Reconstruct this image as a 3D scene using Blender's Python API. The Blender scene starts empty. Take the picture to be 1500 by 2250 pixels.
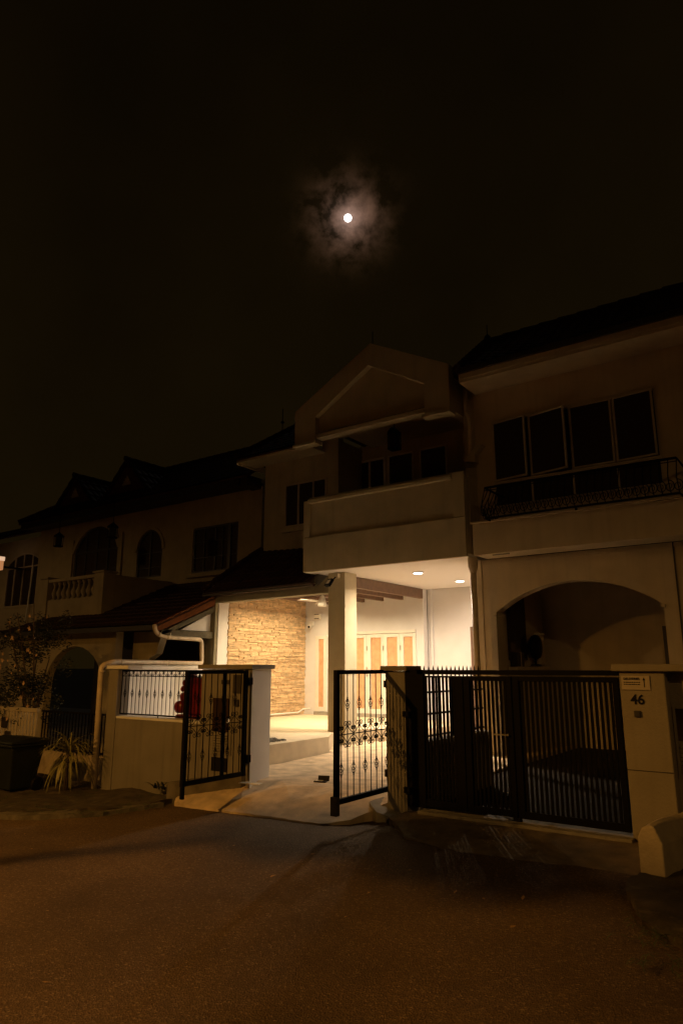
import bpy, bmesh, math, random
from mathutils import Vector, Matrix
R = math.radians
random.seed(7)
S = bpy.context.scene

# ------------------------------------------------------------------ camera
AZ, PITCH = R(35.6), math.atan(340/1500)
cd = bpy.data.cameras.new('camera'); cam = bpy.data.objects.new('camera', cd); S.collection.objects.link(cam)
cam.location = (0, 0, 1.6)
cam.rotation_euler = (math.pi/2 + PITCH, 0, AZ)
cd.sensor_fit = 'VERTICAL'; cd.sensor_height = 36; cd.lens = 24
cd.clip_start = .05; cd.clip_end = 3000
S.camera = cam
MOON = Vector((-.46353, .66218, .58877)).normalized()

# ------------------------------------------------------------------ sky
w = bpy.data.worlds.new('World'); S.world = w; w.use_nodes = True
nt = w.node_tree; nt.nodes.clear()
def N(t, **k):
    n = nt.nodes.new(t)
    for a, b in k.items(): setattr(n, a, b)
    return n
L = lambda a, b: nt.links.new(a, b)
out = N('ShaderNodeOutputWorld'); bg = N('ShaderNodeBackground'); L(bg.outputs[0], out.inputs[0])
tc = N('ShaderNodeTexCoord')
dot = N('ShaderNodeVectorMath', operation='DISTANCE'); dot.inputs[1].default_value = MOON
L(tc.outputs['Generated'], dot.inputs[0])
n1 = N('ShaderNodeTexNoise'); n1.inputs['Scale'].default_value = 24; n1.inputs['Detail'].default_value = 7; n1.inputs['Roughness'].default_value = .6
n1.inputs['Distortion'].default_value = .15
mpv = N('ShaderNodeMapping'); mpv.inputs[1].default_value = (3.3, 1.7, .6); L(tc.outputs['Generated'], mpv.inputs[0]); L(mpv.outputs[0], n1.inputs['Vector'])
cr = N('ShaderNodeMapRange'); cr.inputs[1].default_value = .41; cr.inputs[2].default_value = .66; cr.inputs[3].default_value = .05; cr.inputs[4].default_value = 1
L(n1.outputs[0], cr.inputs[0])
def glow(width, p):
    m = N('ShaderNodeMath', operation='DIVIDE'); m.inputs[1].default_value = width; L(dot.outputs['Value'], m.inputs[0])
    q = N('ShaderNodeMath', operation='POWER'); q.inputs[1].default_value = p; L(m.outputs[0], q.inputs[0])
    e = N('ShaderNodeMath', operation='MULTIPLY'); e.inputs[1].default_value = -1; L(q.outputs[0], e.inputs[0])
    x = N('ShaderNodeMath', operation='EXPONENT'); L(e.outputs[0], x.inputs[0]); return x.outputs[0]
def lit(src, col, cloud=True):
    if cloud:
        m = N('ShaderNodeMath', operation='MULTIPLY'); L(src, m.inputs[0]); L(cr.outputs[0], m.inputs[1]); src = m.outputs[0]
    v = N('ShaderNodeVectorMath', operation='SCALE'); v.inputs[0].default_value = col; L(src, v.inputs['Scale']); return v.outputs[0]
def addv(a, b):
    v = N('ShaderNodeVectorMath', operation='ADD'); L(a, v.inputs[0]); L(b, v.inputs[1]); return v.outputs[0]
a = lit(glow(.021, 1.35), (.28, .18, .155))
b = lit(glow(.038, 1.8), (.125, .054, .020))
c = lit(glow(.007, 1.0), (.16, .12, .10), False)
# faint warm city glow on the rest of the cloud deck
sep = N('ShaderNodeSeparateXYZ'); L(tc.outputs['Generated'], sep.inputs[0])
hz = N('ShaderNodeMapRange'); hz.inputs[1].default_value = 0; hz.inputs[2].default_value = .9; hz.inputs[3].default_value = 1.15; hz.inputs[4].default_value = .45
L(sep.outputs[2], hz.inputs[0])
n2 = N('ShaderNodeTexNoise'); n2.inputs['Scale'].default_value = 3; n2.inputs['Detail'].default_value = 4
L(tc.outputs['Generated'], n2.inputs['Vector'])
hm = N('ShaderNodeMapRange'); hm.inputs[1].default_value = .3; hm.inputs[2].default_value = .7; hm.inputs[3].default_value = .75; hm.inputs[4].default_value = 1.2
L(n2.outputs[0], hm.inputs[0])
hh = N('ShaderNodeMath', operation='MULTIPLY'); L(hz.outputs[0], hh.inputs[0]); L(hm.outputs[0], hh.inputs[1])
base = lit(hh.outputs[0], (.0068, .0040, .0009), False)
L(addv(addv(addv(a, b), c), base), bg.inputs[0]); bg.inputs[1].default_value = 1

S.view_settings.view_transform = 'Standard'; S.view_settings.look = 'None'
S.view_settings.exposure = 0; S.view_settings.gamma = 1
S.cycles.max_bounces = 8; S.cycles.diffuse_bounces = 5; S.cycles.sample_clamp_indirect = 4

# moonlight: comes from behind the houses, far weaker than the lamps
sd = bpy.data.lights.new('moonlight', 'SUN'); sd.energy = .02; sd.angle = R(.5); sd.color = (1, .93, .85)
so = bpy.data.objects.new('moonlight', sd); S.collection.objects.link(so)
so.rotation_euler = MOON.to_track_quat('Z', 'Y').to_euler()

# ------------------------------------------------------------------ helpers
def link(o): S.collection.objects.link(o); return o
def tag(o, label=None, cat=None, group=None, kind=None):
    if label: o['label'] = label
    if cat: o['category'] = cat
    if group: o['group'] = group
    if kind: o['kind'] = kind
    return o
def thing(name, loc, label, cat, group=None):
    o = link(bpy.data.objects.new(name, None)); o.location = loc; o.empty_display_size = .2
    return tag(o, label, cat, group)
def wloc(o):
    v = Vector((0, 0, 0))
    while o is not None: v += Vector(o.location); o = o.parent
    return v
class MB:
    def __init__(s): s.v = []; s.f = []
    def add(s, vs, fs):
        n = len(s.v); s.v += [tuple(p) for p in vs]; s.f += [tuple(i + n for i in f) for f in fs]; return s
    def box(s, x0, x1, y0, y1, z0, z1):
        if x0 > x1: x0, x1 = x1, x0
        if y0 > y1: y0, y1 = y1, y0
        if z0 > z1: z0, z1 = z1, z0
        return s.add([(x0,y0,z0),(x1,y0,z0),(x1,y1,z0),(x0,y1,z0),(x0,y0,z1),(x1,y0,z1),(x1,y1,z1),(x0,y1,z1)],
                     [(0,3,2,1),(4,5,6,7),(0,1,5,4),(1,2,6,5),(2,3,7,6),(3,0,4,7)])
    def obox(s, c, size, rz=0, rx=0):
        m = Matrix.Rotation(rz, 3, 'Z') @ Matrix.Rotation(rx, 3, 'X'); c = Vector(c)
        t = MB().box(-size[0]/2, size[0]/2, -size[1]/2, size[1]/2, -size[2]/2, size[2]/2)
        return s.add([c + m @ Vector(p) for p in t.v], t.f)
    def prism(s, poly, axis, a0, a1):
        """poly: 2-D outline; axis 'y' extrudes (x,z), 'x' extrudes (y,z), 'z' extrudes (x,y)"""
        def P(p, a): return {'y': (p[0], a, p[1]), 'x': (a, p[0], p[1]), 'z': (p[0], p[1], a)}[axis]
        n = len(poly)
        vs = [P(p, a0) for p in poly] + [P(p, a1) for p in poly]
        fs = [tuple(range(n)), tuple(reversed(range(n, 2*n)))] + [(i, n+i, n+(i+1) % n, (i+1) % n) for i in range(n)]
        return s.add(vs, fs)
    def tube(s, pts, r, n=8, closed=False, caps=True):
        pts = [Vector(p) for p in pts]; rr = r if isinstance(r, (list, tuple)) else [r]*len(pts)
        vs = []; up = None
        for i, p in enumerate(pts):
            if closed: t = pts[(i+1) % len(pts)] - pts[i-1]
            else: t = pts[min(i+1, len(pts)-1)] - pts[max(i-1, 0)]
            t = t.normalized() if t.length > 1e-9 else Vector((0,0,1))
            if up is None: up = Vector((0,0,1)) if abs(t.z) < .9 else Vector((1,0,0))
            a = up - t*up.dot(t)
            if a.length < 1e-6: a = t.orthogonal()
            a.normalize(); b = t.cross(a); up = a
            for k in range(n):
                q = 2*math.pi*k/n; vs.append(p + (a*math.cos(q) + b*math.sin(q))*rr[i])
        m = len(pts); fs = []
        for i in range(m if closed else m-1):
            j = (i+1) % m
            for k in range(n): fs.append((i*n+k, i*n+(k+1) % n, j*n+(k+1) % n, j*n+k))
        if caps and not closed: fs += [tuple(reversed(range(n))), tuple(range((m-1)*n, m*n))]
        return s.add(vs, fs)
    def lathe(s, c, prof, n=16, ax='z'):
        vs = []; fs = []
        for r, h in prof:
            for k in range(n):
                q = 2*math.pi*k/n; u, v = r*math.cos(q), r*math.sin(q)
                d = {'z': (u, v, h), 'y': (u, h, v), 'x': (h, u, v)}[ax]
                vs.append((c[0]+d[0], c[1]+d[1], c[2]+d[2]))
        m = len(prof)
        for i in range(m-1):
            for k in range(n): fs.append((i*n+k, i*n+(k+1) % n, (i+1)*n+(k+1) % n, (i+1)*n+k))
        fs += [tuple(reversed(range(n))), tuple(range((m-1)*n, m*n))]
        return s.add(vs, fs)
    def build(s, name, m, parent=None, smooth=False, bevel=0, loc=None):
        off = wloc(parent) if parent is not None else Vector(loc or (0,0,0))
        me = bpy.data.meshes.new(name)
        me.from_pydata([tuple(Vector(p) - off) for p in s.v], [], s.f); me.validate()
        bm = bmesh.new(); bm.from_mesh(me); bmesh.ops.recalc_face_normals(bm, faces=bm.faces[:]); bm.to_mesh(me); bm.free()
        me.materials.append(m)
        if smooth:
            for p in me.polygons: p.use_smooth = True
        o = link(bpy.data.objects.new(name, me))
        if parent is not None: o.parent = parent
        elif loc: o.location = loc
        if bevel:
            b = o.modifiers.new('bevel', 'BEVEL'); b.width = bevel; b.segments = 2; b.limit_method = 'ANGLE'; b.angle_limit = R(40)
        return o
def fillet(pts, r, k=6):
    pts = [Vector(p) for p in pts]; o = [pts[0]]
    for i in range(1, len(pts)-1):
        a, b, c = pts[i-1], pts[i], pts[i+1]
        d1 = (a-b); d2 = (c-b); q = min(r, d1.length*.48, d2.length*.48)
        p0 = b + d1.normalized()*q; p2 = b + d2.normalized()*q
        for j in range(k+1):
            t = j/k; o.append(p0*(1-t)**2 + b*2*t*(1-t) + p2*t*t)
    o.append(pts[-1]); return o

def arch_pts(x0, x1, zs, rise, n=24, rev=False):
    """elliptical or segmental arch line from x0 to x1 springing at zs"""
    c = (x0+x1)/2; h = (x1-x0)/2; o = []
    if rise < h*.75:      # segmental
        rad = (h*h + rise*rise)/(2*rise); cz = zs + rise - rad; a0 = math.asin(h/rad)
        for i in range(n+1):
            a = -a0 + 2*a0*i/n; o.append((c + rad*math.sin(a), cz + rad*math.cos(a)))
    else:
        for i in range(n+1):
            a = math.pi - math.pi*i/n; o.append((c + h*math.cos(a), zs + rise*math.sin(a)))
    return o[::-1] if rev else o
def wall(m, x0, x1, z0, z1, y0, y1, holes=()):
    """wall in the XZ plane; holes = (hx0, hx1, hz0, spring z, rise)"""
    x = x0
    for hx0, hx1, hz0, hz1, rise in sorted(holes):
        if hx0 > x + 1e-4: m.box(x, hx0, y0, y1, z0, z1)
        if hz0 > z0 + 1e-4: m.box(hx0, hx1, y0, y1, z0, hz0)
        if rise > 0: m.prism([(hx0, z1), (hx0, hz1)] + arch_pts(hx0, hx1, hz1, rise)[1:-1] + [(hx1, hz1), (hx1, z1)], 'y', y0, y1)
        else: m.box(hx0, hx1, y0, y1, hz1, z1)
        x = hx1
    if x1 > x + 1e-4: m.box(x, x1, y0, y1, z0, z1)
    return m

# ------------------------------------------------------------------ materials
def mat(name, col, rough=.7, metal=0, noise=0, nscale=6, bump=0, bscale=60, spec=None, stain=None, vary=0, streak=None):
    m = bpy.data.materials.new(name); m.use_nodes = True; t = m.node_tree; p = t.nodes['Principled BSDF']
    p.inputs['Roughness'].default_value = rough; p.inputs['Metallic'].default_value = metal
    p.inputs['Base Color'].default_value = (*col, 1)
    if spec is not None: p.inputs['Specular IOR Level'].default_value = spec
    co = t.nodes.new('ShaderNodeTexCoord')
    src = None
    if noise or stain or vary or streak:
        def mixrgb(fac, c1, c2, facsrc=None, mode='MIX'):
            x = t.nodes.new('ShaderNodeMix'); x.data_type = 'RGBA'; x.blend_type = mode
            if facsrc is not None: t.links.new(facsrc, x.inputs[0])
            else: x.inputs[0].default_value = fac
            for i, c_ in ((6, c1), (7, c2)):
                if isinstance(c_, tuple): x.inputs[i].default_value = (*c_, 1)
                else: t.links.new(c_, x.inputs[i])
            return x.outputs[2]
        cur = tuple(col)
        if noise:
            n = t.nodes.new('ShaderNodeTexNoise'); n.inputs['Scale'].default_value = nscale; n.inputs['Detail'].default_value = 6
            t.links.new(co.outputs['Object'], n.inputs['Vector'])
            mr = t.nodes.new('ShaderNodeMapRange'); mr.inputs[1].default_value = .3; mr.inputs[2].default_value = .7
            t.links.new(n.outputs[0], mr.inputs[0])
            cur = mixrgb(0, tuple(c_*(1-noise) for c_ in col), tuple(min(1, c_*(1+noise*.5)) for c_ in col), mr.outputs[0])
        if vary:
            g = t.nodes.new('ShaderNodeNewGeometry'); ramp = t.nodes.new('ShaderNodeMapRange')
            ramp.inputs[3].default_value = 1-vary; ramp.inputs[4].default_value = 1+vary*.6
            t.links.new(g.outputs['Random Per Island'], ramp.inputs[0])
            cc = t.nodes.new('ShaderNodeCombineColor'); 
            for i in range(3): t.links.new(ramp.outputs[0], cc.inputs[i])
            cur = mixrgb(1, cur, cc.outputs[0], None, 'MULTIPLY')
        if stain:
            n = t.nodes.new('ShaderNodeTexNoise'); n.inputs['Scale'].default_value = stain[1]; n.inputs['Detail'].default_value = 8; n.inputs['Roughness'].default_value = .65
            t.links.new(co.outputs['Object'], n.inputs['Vector'])
            mr = t.nodes.new('ShaderNodeMapRange'); mr.inputs[1].default_value = stain[2]; mr.inputs[2].default_value = stain[2]+.15
            t.links.new(n.outputs[0], mr.inputs[0])
            cur = mixrgb(0, cur, stain[0], mr.outputs[0])
        if streak:
            mp = t.nodes.new('ShaderNodeMapping'); mp.inputs['Scale'].default_value = (5, 5, .35)
            t.links.new(co.outputs['Object'], mp.inputs[0])
            n = t.nodes.new('ShaderNodeTexNoise'); n.inputs['Scale'].default_value = 1.6; n.inputs['Detail'].default_value = 6
            t.links.new(mp.outputs[0], n.inputs['Vector'])
            mr = t.nodes.new('ShaderNodeMapRange'); mr.inputs[1].default_value = .5; mr.inputs[2].default_value = .8; mr.inputs[4].default_value = streak
            t.links.new(n.outputs[0], mr.inputs[0])
            cur = mixrgb(0, cur, tuple(c_*.45 for c_ in col), mr.outputs[0])
        if not isinstance(cur, tuple): t.links.new(cur, p.inputs['Base Color'])
    if bump:
        n = t.nodes.new('ShaderNodeTexNoise'); n.inputs['Scale'].default_value = bscale; n.inputs['Detail'].default_value = 5
        t.links.new(co.outputs['Object'], n.inputs['Vector'])
        b = t.nodes.new('ShaderNodeBump'); b.inputs['Strength'].default_value = bump; b.inputs['Distance'].default_value = .01
        t.links.new(n.outputs[0], b.inputs['Height']); t.links.new(b.outputs[0], p.inputs['Normal'])
    return m
def emit(name, col, s):
    m = bpy.data.materials.new(name); m.use_nodes = True; t = m.node_tree; t.nodes.clear()
    o = t.nodes.new('ShaderNodeOutputMaterial'); e = t.nodes.new('ShaderNodeEmission'); e.inputs[0].default_value = (*col, 1); e.inputs[1].default_value = s
    t.links.new(e.outputs[0], o.inputs[0]); return m

WHITE = mat('white_plaster', (.74, .73, .74), .75, noise=.05, nscale=3, bump=.2, bscale=70)
PLAST = mat('aged_plaster', (.48, .42, .29), .85, noise=.14, nscale=2.5, bump=.5, bscale=60, streak=.22)
CREAM = mat('cream_plaster', (.56, .47, .33), .85, noise=.14, nscale=2.2, bump=.5, bscale=55, streak=.22)
NEIGH = mat('neighbour_plaster', (.46, .395, .27), .85, noise=.16, nscale=2.2, bump=.5, bscale=55, streak=.25)
PAINT = mat('white_paint', (.78, .76, .70), .45, noise=.05, bump=.05)
TILE = mat('roof_tile', (.050, .023, .016), .75, noise=.45, nscale=5, bump=.4, bscale=30, spec=.25)
TERRA = mat('terracotta_barge', (.10, .034, .010), .8, spec=.1, noise=.3, nscale=9, bump=.3)
GRNWOOD = mat('weathered_timber', (.075, .065, .04), .8, noise=.35, nscale=12, bump=.4)
IRON = mat('black_iron', (.0040, .0034, .0028), .7, 0, spec=.12, noise=.3, nscale=30, bump=.15)
BRZ = mat('dark_frame', (.030, .024, .016), .5, noise=.2)
BEAM = mat('brown_beam', (.115, .062, .036), .6, noise=.25, nscale=10, bump=.2)
ALU = mat('grey_window_frame', (.50, .44, .34), .5, .0, noise=.12, bump=.05)
GLASS = mat('dark_glass', (.040, .025, .013), .06, spec=.5)
CURT = mat('curtained_glass', (.060, .042, .022), .6, noise=.15, nscale=1.5, spec=.1)
PVC = mat('cream_drainpipe', (.60, .50, .38), .4, noise=.2, nscale=8, bump=.1, stain=((.35, .27, .18), 5, .58))
STONE = mat('ledge_stone', (.74, .54, .32), .85, noise=.28, nscale=10, bump=.6, bscale=45, vary=.26)
WOODP = mat('timber_blind', (.66, .38, .21), .55, noise=.22, nscale=7, bump=.1)
CONC = mat('concrete', (.34, .31, .26), .9, noise=.3, nscale=5, bump=.7, bscale=50, stain=((.14, .12, .09), 3, .58))
WASH = mat('pebble_wash', (.70, .55, .37), .9, noise=.3, nscale=5, bump=.9, bscale=140, stain=((.44, .33, .20), 1.7, .56))
FLOOR = mat('carport_floor', (.64, .55, .40), .7, noise=.15, nscale=4, bump=.3, bscale=90)
DCONC = mat('dirty_concrete', (.15, .13, .10), .95, noise=.4, nscale=4, bump=1, bscale=30, stain=((.06, .05, .035), 2.5, .5))
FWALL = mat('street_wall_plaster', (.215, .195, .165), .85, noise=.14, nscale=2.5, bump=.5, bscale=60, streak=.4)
POST = mat('olive_beige_paint', (.20, .175, .115), .8, noise=.12, bump=.3)
SOIL = mat('soil_verge', (.075, .056, .032), .95, noise=.5, nscale=5, bump=1, bscale=35, stain=((.15, .12, .08), 4, .55))
GRASS = mat('grass_blade', (.07, .09, .025), .7, vary=.5)
LEAF = mat('leaf', (.022, .026, .010), .55, vary=.5)
PALM = mat('arching_leaf', (.27, .25, .09), .5, vary=.4)
FLOWER = mat('flower', (.55, .36, .22), .7, vary=.4)
BARK = mat('bark', (.10, .07, .045), .9, noise=.4, nscale=20, bump=1)
RED = mat('red_plastic', (.15, .009, .007), .35, noise=.15, nscale=6)
BINM = mat('green_bin_plastic', (.010, .014, .008), .5, noise=.3, bump=.1)
DRY = mat('dry_leaf', (.42, .25, .10), .8, vary=.4)
BLK = mat('black_plastic', (.006, .005, .005), .6, spec=.2)
STEEL = mat('brushed_steel', (.45, .42, .36), .35, .9)
SIGNW = mat('sign_plate', (.50, .42, .30), .55, noise=.08)
GRAVEL = mat('grey_gravel', (.22, .21, .18), .9, vary=.6, bump=.4)
BULB = emit('lamp_diffuser', (1, .86, .70), 9)
MOONM = emit('moon_surface', (1, .97, .92), 3.2)

# asphalt: dark binder, pale aggregate chips, worn patches
ASPH = bpy.data.materials.new('asphalt'); ASPH.use_nodes = True
t = ASPH.node_tree; p = t.nodes['Principled BSDF']; p.inputs['Roughness'].default_value = .88; p.inputs['Specular IOR Level'].default_value = .3
co = t.nodes.new('ShaderNodeTexCoord')
v = t.nodes.new('ShaderNodeTexVoronoi'); v.inputs['Scale'].default_value = 95; t.links.new(co.outputs['Object'], v.inputs['Vector'])
wn = t.nodes.new('ShaderNodeTexNoise'); wn.inputs['Scale'].default_value = .8; wn.inputs['Detail'].default_value = 7; t.links.new(co.outputs['Object'], wn.inputs['Vector'])
hs = t.nodes.new('ShaderNodeSeparateColor'); t.links.new(v.outputs['Color'], hs.inputs[0])
r1 = t.nodes.new('ShaderNodeValToRGB'); e = r1.color_ramp.elements
e[0].position = 0; e[0].color = (.094, .060, .033, 1); e[1].position = 1; e[1].color = (.28, .20, .13, 1)
k = e.new(.5); k.color = (.128, .083, .045, 1); k = e.new(.93); k.color = (.175, .115, .066, 1)
t.links.new(hs.outputs[0], r1.inputs[0])
r2 = t.nodes.new('ShaderNodeMapRange'); r2.inputs[1].default_value = .35; r2.inputs[2].default_value = .65; r2.inputs[3].default_value = .72; r2.inputs[4].default_value = 1.25
t.links.new(wn.outputs[0], r2.inputs[0])
sc = t.nodes.new('ShaderNodeVectorMath'); sc.operation = 'SCALE'; t.links.new(r1.outputs[0], sc.inputs[0]); t.links.new(r2.outputs[0], sc.inputs['Scale'])
t.links.new(sc.outputs[0], p.inputs['Base Color'])
bn = t.nodes.new('ShaderNodeTexNoise'); bn.inputs['Scale'].default_value = 7; bn.inputs['Detail'].default_value = 8; t.links.new(co.outputs['Object'], bn.inputs['Vector'])
ad = t.nodes.new('ShaderNodeMath'); ad.operation = 'ADD'; t.links.new(v.outputs['Distance'], ad.inputs[0]); t.links.new(bn.outputs[0], ad.inputs[1])
bp = t.nodes.new('ShaderNodeBump'); bp.inputs['Strength'].default_value = .9; bp.inputs['Distance'].default_value = .008
t.links.new(ad.outputs[0], bp.inputs['Height']); t.links.new(bp.outputs[0], p.inputs['Normal'])

# ------------------------------------------------------------------ ground
def gz(x, y=0):
    return -.05 + (max(.045*(x+4), -.45) if x < -4 else .02*min(x+4, 8))
def sheet(name, m, x0, x1, y0, y1, nx, ny, zf, label=None):
    vs = []; fs = []
    for j in range(ny+1):
        for i in range(nx+1):
            x = x0 + (x1-x0)*i/nx; y = y0 + (y1-y0)*j/ny; vs.append((x, y, zf(x, y)))
    for j in range(ny):
        for i in range(nx): q = j*(nx+1)+i; fs.append((q, q+1, q+nx+2, q+nx+1))
    o = MB().add(vs, fs).build(name, m); tag(o, kind='structure'); return o
def hills(x, y): return .012*math.sin(x*1.3+y*.7) + .008*math.sin(2.9*y-x)
road = sheet('road', ASPH, -30, 20, -16, 6.9, 150, 70, lambda x, y: gz(x) + .4*hills(x, y))
sheet('ground', SOIL, -900, 900, -900, 900, 4, 4, lambda x, y: -1.2)
sheet('yard_ground', CONC, -40, 20, 6.9, 22, 60, 6, lambda x, y: gz(x) - .01)

def slab(name, m, poly, ztop, thick=.2, jitter=0, kind='structure'):
    """ztop(x,y) surface over a polygon (fan of short-edged outline), with a skirt"""
    pts = []
    for i in range(len(poly)):
        a, b = Vector(poly[i]), Vector(poly[(i+1) % len(poly)]); k = max(1, int((b-a).length/.08))
        for j in range(k):
            p = a.lerp(b, j/k)
            if jitter: p = p + Vector((random.uniform(-jitter, jitter), random.uniform(-jitter, jitter)))
            pts.append(p)
    bm = bmesh.new(); vt = [bm.verts.new((p.x, p.y, 0)) for p in pts]
    f = bm.faces.new(vt)
    bmesh.ops.triangulate(bm, faces=[f]); 
    for _ in range(2):
        long = [e for e in bm.edges if e.calc_length() > .35]
        if long: bmesh.ops.subdivide_edges(bm, edges=long, cuts=1); bmesh.ops.triangulate(bm, faces=bm.faces[:])
    for v_ in bm.verts: v_.co.z = ztop(v_.co.x, v_.co.y)
    top = bm.faces[:]
    ex = bmesh.ops.extrude_face_region(bm, geom=top)
    for g in ex['geom']:
        if isinstance(g, bmesh.types.BMVert): g.co.z -= thick
    bmesh.ops.recalc_face_normals(bm, faces=bm.faces[:])
    me = bpy.data.meshes.new(name); bm.to_mesh(me); bm.free(); me.materials.append(m)
    o = link(bpy.data.objects.new(name, me)); tag(o, kind=kind); return o
def lerp(a, b, t): return a + (b-a)*max(0, min(1, t))
def drive_z(x, y):
    if y < 7.2: z = lerp(gz(x)+.012, .10, (y-6.45)/.75)
    elif y < 9: z = lerp(.10, .05, (y-7)/2)
    else: z = lerp(.05, .12, (y-9)/2.3)
    return z
DW = [(-6.62, 7.02), (-7.50, 6.66), (-7.40, 6.57), (-6.4, 6.50), (-5.6, 6.47), (-4.86, 6.42), (-4.60, 6.58), (-4.50, 6.85), (-4.46, 7.05), (-4.42, 7.2), (-4.42, 15), (-8.4, 15), (-8.4, 10.6), (-7.70, 10.5), (-7.72, 8.0), (-6.9, 7.60), (-6.62, 7.2)]
slab('driveway', WASH, DW, drive_z, .25, .012)
# raised carport floor with its step
slab('carport_floor', FLOOR, [(-11.9, 8.7), (-7.98, 8.3), (-7.72, 8.5), (-7.76, 10.45), (-8.05, 10.9), (-8.3, 11.9), (-7.0, 13.2), (-7.0, 15), (-12, 15)], lambda x, y: .36, .4, 0)
# loose grey gravel bed let into the raised floor
GV = MB()
for i in range(700):
    x, y = random.uniform(-10.0, -7.95), random.uniform(9.0, 9.5); r = random.uniform(.010, .024)
    GV.obox((x, y, .366+r*.4), (r*2, r*1.5, r*1.2), random.uniform(0, 3), random.uniform(0, 1))
tag(GV.build('gravel', GRAVEL), 'strip of grey gravel on the raised carport floor', 'gravel', kind='stuff')
# left verge: soil and broken concrete behind a worn kerb
slab('verge_soil', SOIL, [(-13.8, 7.4), (-13.8, 4.6), (-11, 4.65), (-9.3, 5.0), (-8.4, 5.35), (-7.85, 5.85), (-7.62, 6.5), (-7.6, 7.1)], lambda x, y: max(gz(x), -.32)+.06+.02*math.sin(5*x+3*y)+.015*math.sin(11*y-4*x), .3, .02)
slab('kerb', DCONC, [(-13.8, 4.6), (-13.8, 4.46), (-11, 4.50), (-9.25, 4.86), (-8.3, 5.22), (-7.75, 5.70), (-7.48, 6.45), (-7.62, 6.50), (-7.85, 5.85), (-8.4, 5.35), (-9.3, 5.0), (-11, 4.65)], lambda x, y: max(gz(x), -.32)+.05+.012*math.sin(9*x), .3, .02)
# concrete apron in front of the slatted gate, and the sill under it
slab('gate_apron', mat('apron_concrete', (.24, .185, .12), .9, noise=.35, nscale=6, bump=.8, bscale=40, stain=((.13, .10, .065), 2.2, .55)), [(-4.1, 7.06), (-4.2, 6.75), (-3.7, 6.25), (-2.9, 5.98), (-2.0, 5.85), (-1.5, 5.9), (-1.52, 7.06)], lambda x, y: lerp(gz(x)+.001, .04, (y-6.0)/1.0), .2, .02)
slab('gate_sill', CONC, [(-3.98, 6.98), (-1.76, 6.98), (-1.76, 7.28), (-3.98, 7.28)], lambda x, y: .065, .2)
slab('right_yard', mat('dark_floor_tile', (.035, .028, .02), .9, spec=.1, noise=.3), [(-4.0, 7.3), (3, 7.3), (3, 17), (-5.2, 17), (-5.2, 11.6)], lambda x, y: .05, .2)
slab('grass_verge', SOIL, [(-1.5, 5.72), (-1.25, 5.0), (-.6, 4.2), (.6, 3.7), (3, 3.5), (3, 7.2), (-1.2, 7.2)], lambda x, y: gz(x)+.05+.02*math.sin(6*x+4*y), .2, .03)

# ------------------------------------------------------------------ tiled roof surface
def tiled(P00, P10, P11, P01, thick=.07, pitch=.24, row=.34, amp=.022):
    """corrugated tile rows on the quad eave P00-P10, ridge P01-P11"""
    P00, P10, P11, P01 = map(Vector, (P00, P10, P11, P01))
    W = max((P10-P00).length, (P11-P01).length); H = ((P01-P00).length+(P11-P10).length)/2
    nu = int(W/pitch)*5; rows = max(2, int(H/row)); ss = (0, .5, .97, 1.0)
    nrm = (P10-P00).cross(P01-P00).normalized()
    if nrm.z < 0: nrm = -nrm
    vs = []; lv = []
    for r in range(rows):
        for s_ in ss[:-1]: lv.append(((r+s_)/rows, .030*(1-s_)))
    lv.append((1, 0))
    for vv, step in lv:
        for i in range(nu+1):
            u = i/nu; p = P00.lerp(P10, u).lerp(P01.lerp(P11, u), vv)
            vs.append(p + nrm*(step + amp*abs(math.sin(math.pi*i/5))))
    fs = []; n = nu+1
    for j in range(len(lv)-1):
        for i in range(nu): fs.append((j*n+i, j*n+i+1, (j+1)*n+i+1, (j+1)*n+i))
    m = MB().add(vs, fs)
    q = [P00, P10, P11, P01]; d = nrm*-.004; e_ = nrm*-thick
    m.add([a+d for a in q]+[a+e_ for a in q], [(0,1,2,3), (7,6,5,4), (0,4,5,1), (1,5,6,2), (2,6,7,3), (3,7,4,0)])
    return m
def ridge(m, a, b, r=.085, step=.33):
    a, b = Vector(a), Vector(b); n = max(2, int((b-a).length/step))
    for i in range(n):
        p, q = a.lerp(b, i/n), a.lerp(b, (i+1.08)/n); m.tube([p, q], [r*1.15, r*.9], 8)
    return m

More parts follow.
